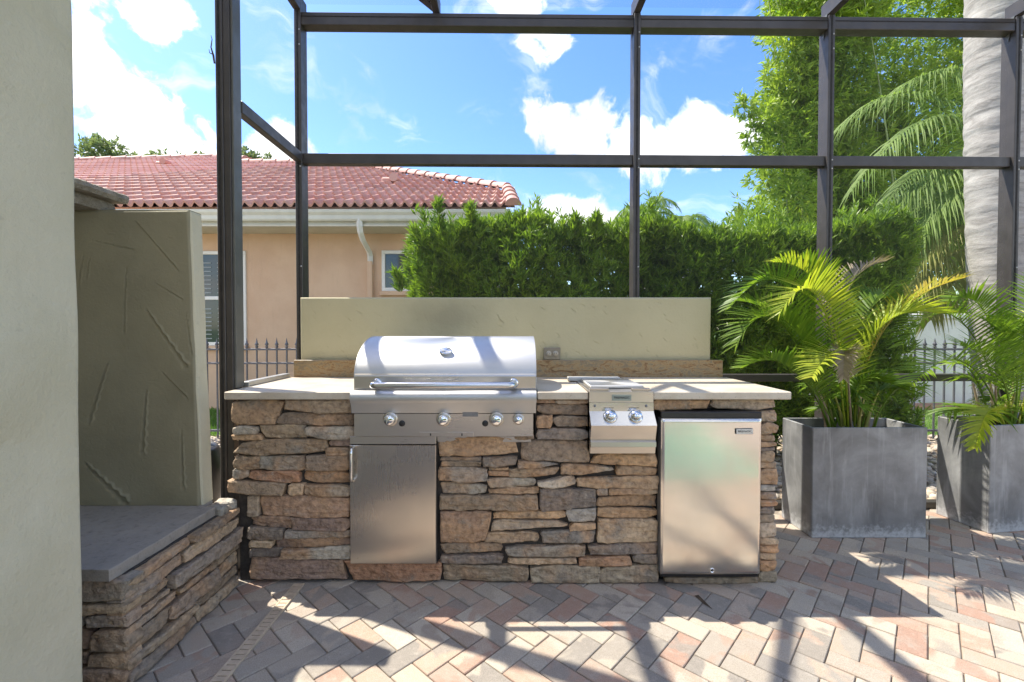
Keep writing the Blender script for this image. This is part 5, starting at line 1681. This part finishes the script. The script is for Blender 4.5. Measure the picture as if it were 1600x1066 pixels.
def caps(pa, pb):
    a_, b_ = Vector(pa), Vector(pb); d = b_ - a_; n_ = max(1, int(d.length / .34))
    q = d.normalized().to_track_quat('X', 'Z')
    for k in range(n_):
        o = place(capm, 'ridge_tile', None, roof, a_ + d * (k / n_)); o.rotation_mode = 'QUATERNION'; o.rotation_quaternion = q


UPc = .055
caps(rp_(.02, -.05, UPc), rp_(-.08, 1.38, UPc))
caps(rp_(-.08, 1.38, UPc), rp_(-4.4, 5.39, UPc))
caps(rp_(-4.4, 5.39, UPc), rp_(-7.34, 5.54, UPc))
caps(rp_(-7.6, 6.4, UPc), rp_(-8.95, 7.06, UPc))
caps(rp_(-8.95, 7.06, UPc), rp_(-13.6, 5.4, UPc))
for (x, t) in ((-8.87, 4.9), (-2.34, 2.05)):    # small hooded roof vents
    mb = MB(); o_ = Vector(rp_(x, t, .05))
    mb.box(o_.x - .16, o_.x + .16, o_.y - .02, o_.y + .22, o_.z - .06, o_.z + .10, .03)
    mb.tube([(o_.x + .10, o_.y - .10, o_.z + .07), (o_.x + .10, o_.y + .2, o_.z + .07)], [.085, .085], 10)
    part(mb, 'roof_vent', 'roof', roof)

# ------------------------------------------------------------------ pebbles and grass
ico = [(0, 0, 1)] + [(.894 * math.cos(k * 1.2566), .894 * math.sin(k * 1.2566), .447) for k in range(5)] + [(.894 * math.cos(k * 1.2566 + .628), .894 * math.sin(k * 1.2566 + .628), -.447) for k in range(5)] + [(0, 0, -1)]
icf = [(0, 1 + k, 1 + (k + 1) % 5) for k in range(5)] + [(1 + k, 6 + k, 1 + (k + 1) % 5) for k in range(5)] + [(1 + (k + 1) % 5, 6 + k, 6 + (k + 1) % 5) for k in range(5)] + [(6 + k, 11, 6 + (k + 1) % 5) for k in range(5)]
rs = random.Random(30)
V, F = [], []
for (x0, x1, y0, y1, n_) in ((-3.9, -1.3, 2.3, 5.5, 2600), (1.3, 5.8, 3.23, 5.5, 3600)):
    for _ in range(n_):
        x, y = rs.uniform(x0, x1), rs.uniform(y0, y1)
        if y < 3.25 and x > -1.55: continue
        s = rs.uniform(.018, .045); q = Matrix.Rotation(rs.uniform(0, 6.28), 3, 'Z') @ Matrix.Rotation(rs.uniform(-.4, .4), 3, 'X')
        zb = -.012 if y < 3.24 else -.045
        o_ = len(V)
        for p in ico:
            w_ = q @ Vector((p[0] * s * 1.25, p[1] * s, p[2] * s * .6)); V.append((x + w_.x, y + w_.y, zb + s * .35 + w_.z))
        F += [tuple(i_ + o_ for i_ in f_) for f_ in icf]
pb = stuff(obj('river_pebbles', me('river_pebbles', V, F, True), 'pebble'))
tag(pb, 'tan river pebbles covering the bed outside the screen', 'pebbles')
rg = np.random.default_rng(8)
n = 14000
gx = np.concatenate([rg.uniform(-5.6, -2.6, n // 2), rg.uniform(4.0, 9.5, n // 2)]); gy = np.concatenate([rg.uniform(5.5, 7.3, n // 2), rg.uniform(5.5, 7.3, n // 2)])
h = rg.uniform(.03, .075, n); a_ = rg.uniform(0, 6.28, n); lx, ly = rg.normal(0, .02, n), rg.normal(0, .02, n)
dx_, dy_ = np.cos(a_) * .005, np.sin(a_) * .005
z0 = np.full(n, -.035)
V = np.stack([np.stack([gx - dx_, gy - dy_, z0], 1), np.stack([gx + dx_, gy + dy_, z0], 1), np.stack([gx + lx + dx_ * .3, gy + ly + dy_ * .3, z0 + h], 1), np.stack([gx + lx - dx_ * .3, gy + ly - dy_ * .3, z0 + h], 1)], 1).reshape(-1, 3)
gr = stuff(obj('grass', me_np('grass', V, np.arange(n * 4).reshape(-1, 4)), 'grass'))
tag(gr, 'bright green lawn grass beyond the iron fence', 'grass')
# row of shrubs closing the yard behind the pool, seen only in the steel's reflections
bh = thing('pool_hedge', 'broad green hedge on the far side of the pool', 'hedge', (2, -9.5, -.03))
rg = np.random.default_rng(9); n = 2600
P = np.stack([rg.uniform(-8, 12, n), -9 - rg.random(n) * 1.0, rg.uniform(0, 2.6, n)], 1)
V, Q = leaf_cloud(P, np.tile((0, .5, .8), (n, 1)), 6, .35, .09, 1.0, rg)
part(me_np('foliage', V, Q), 'foliage', 'needle', bh)
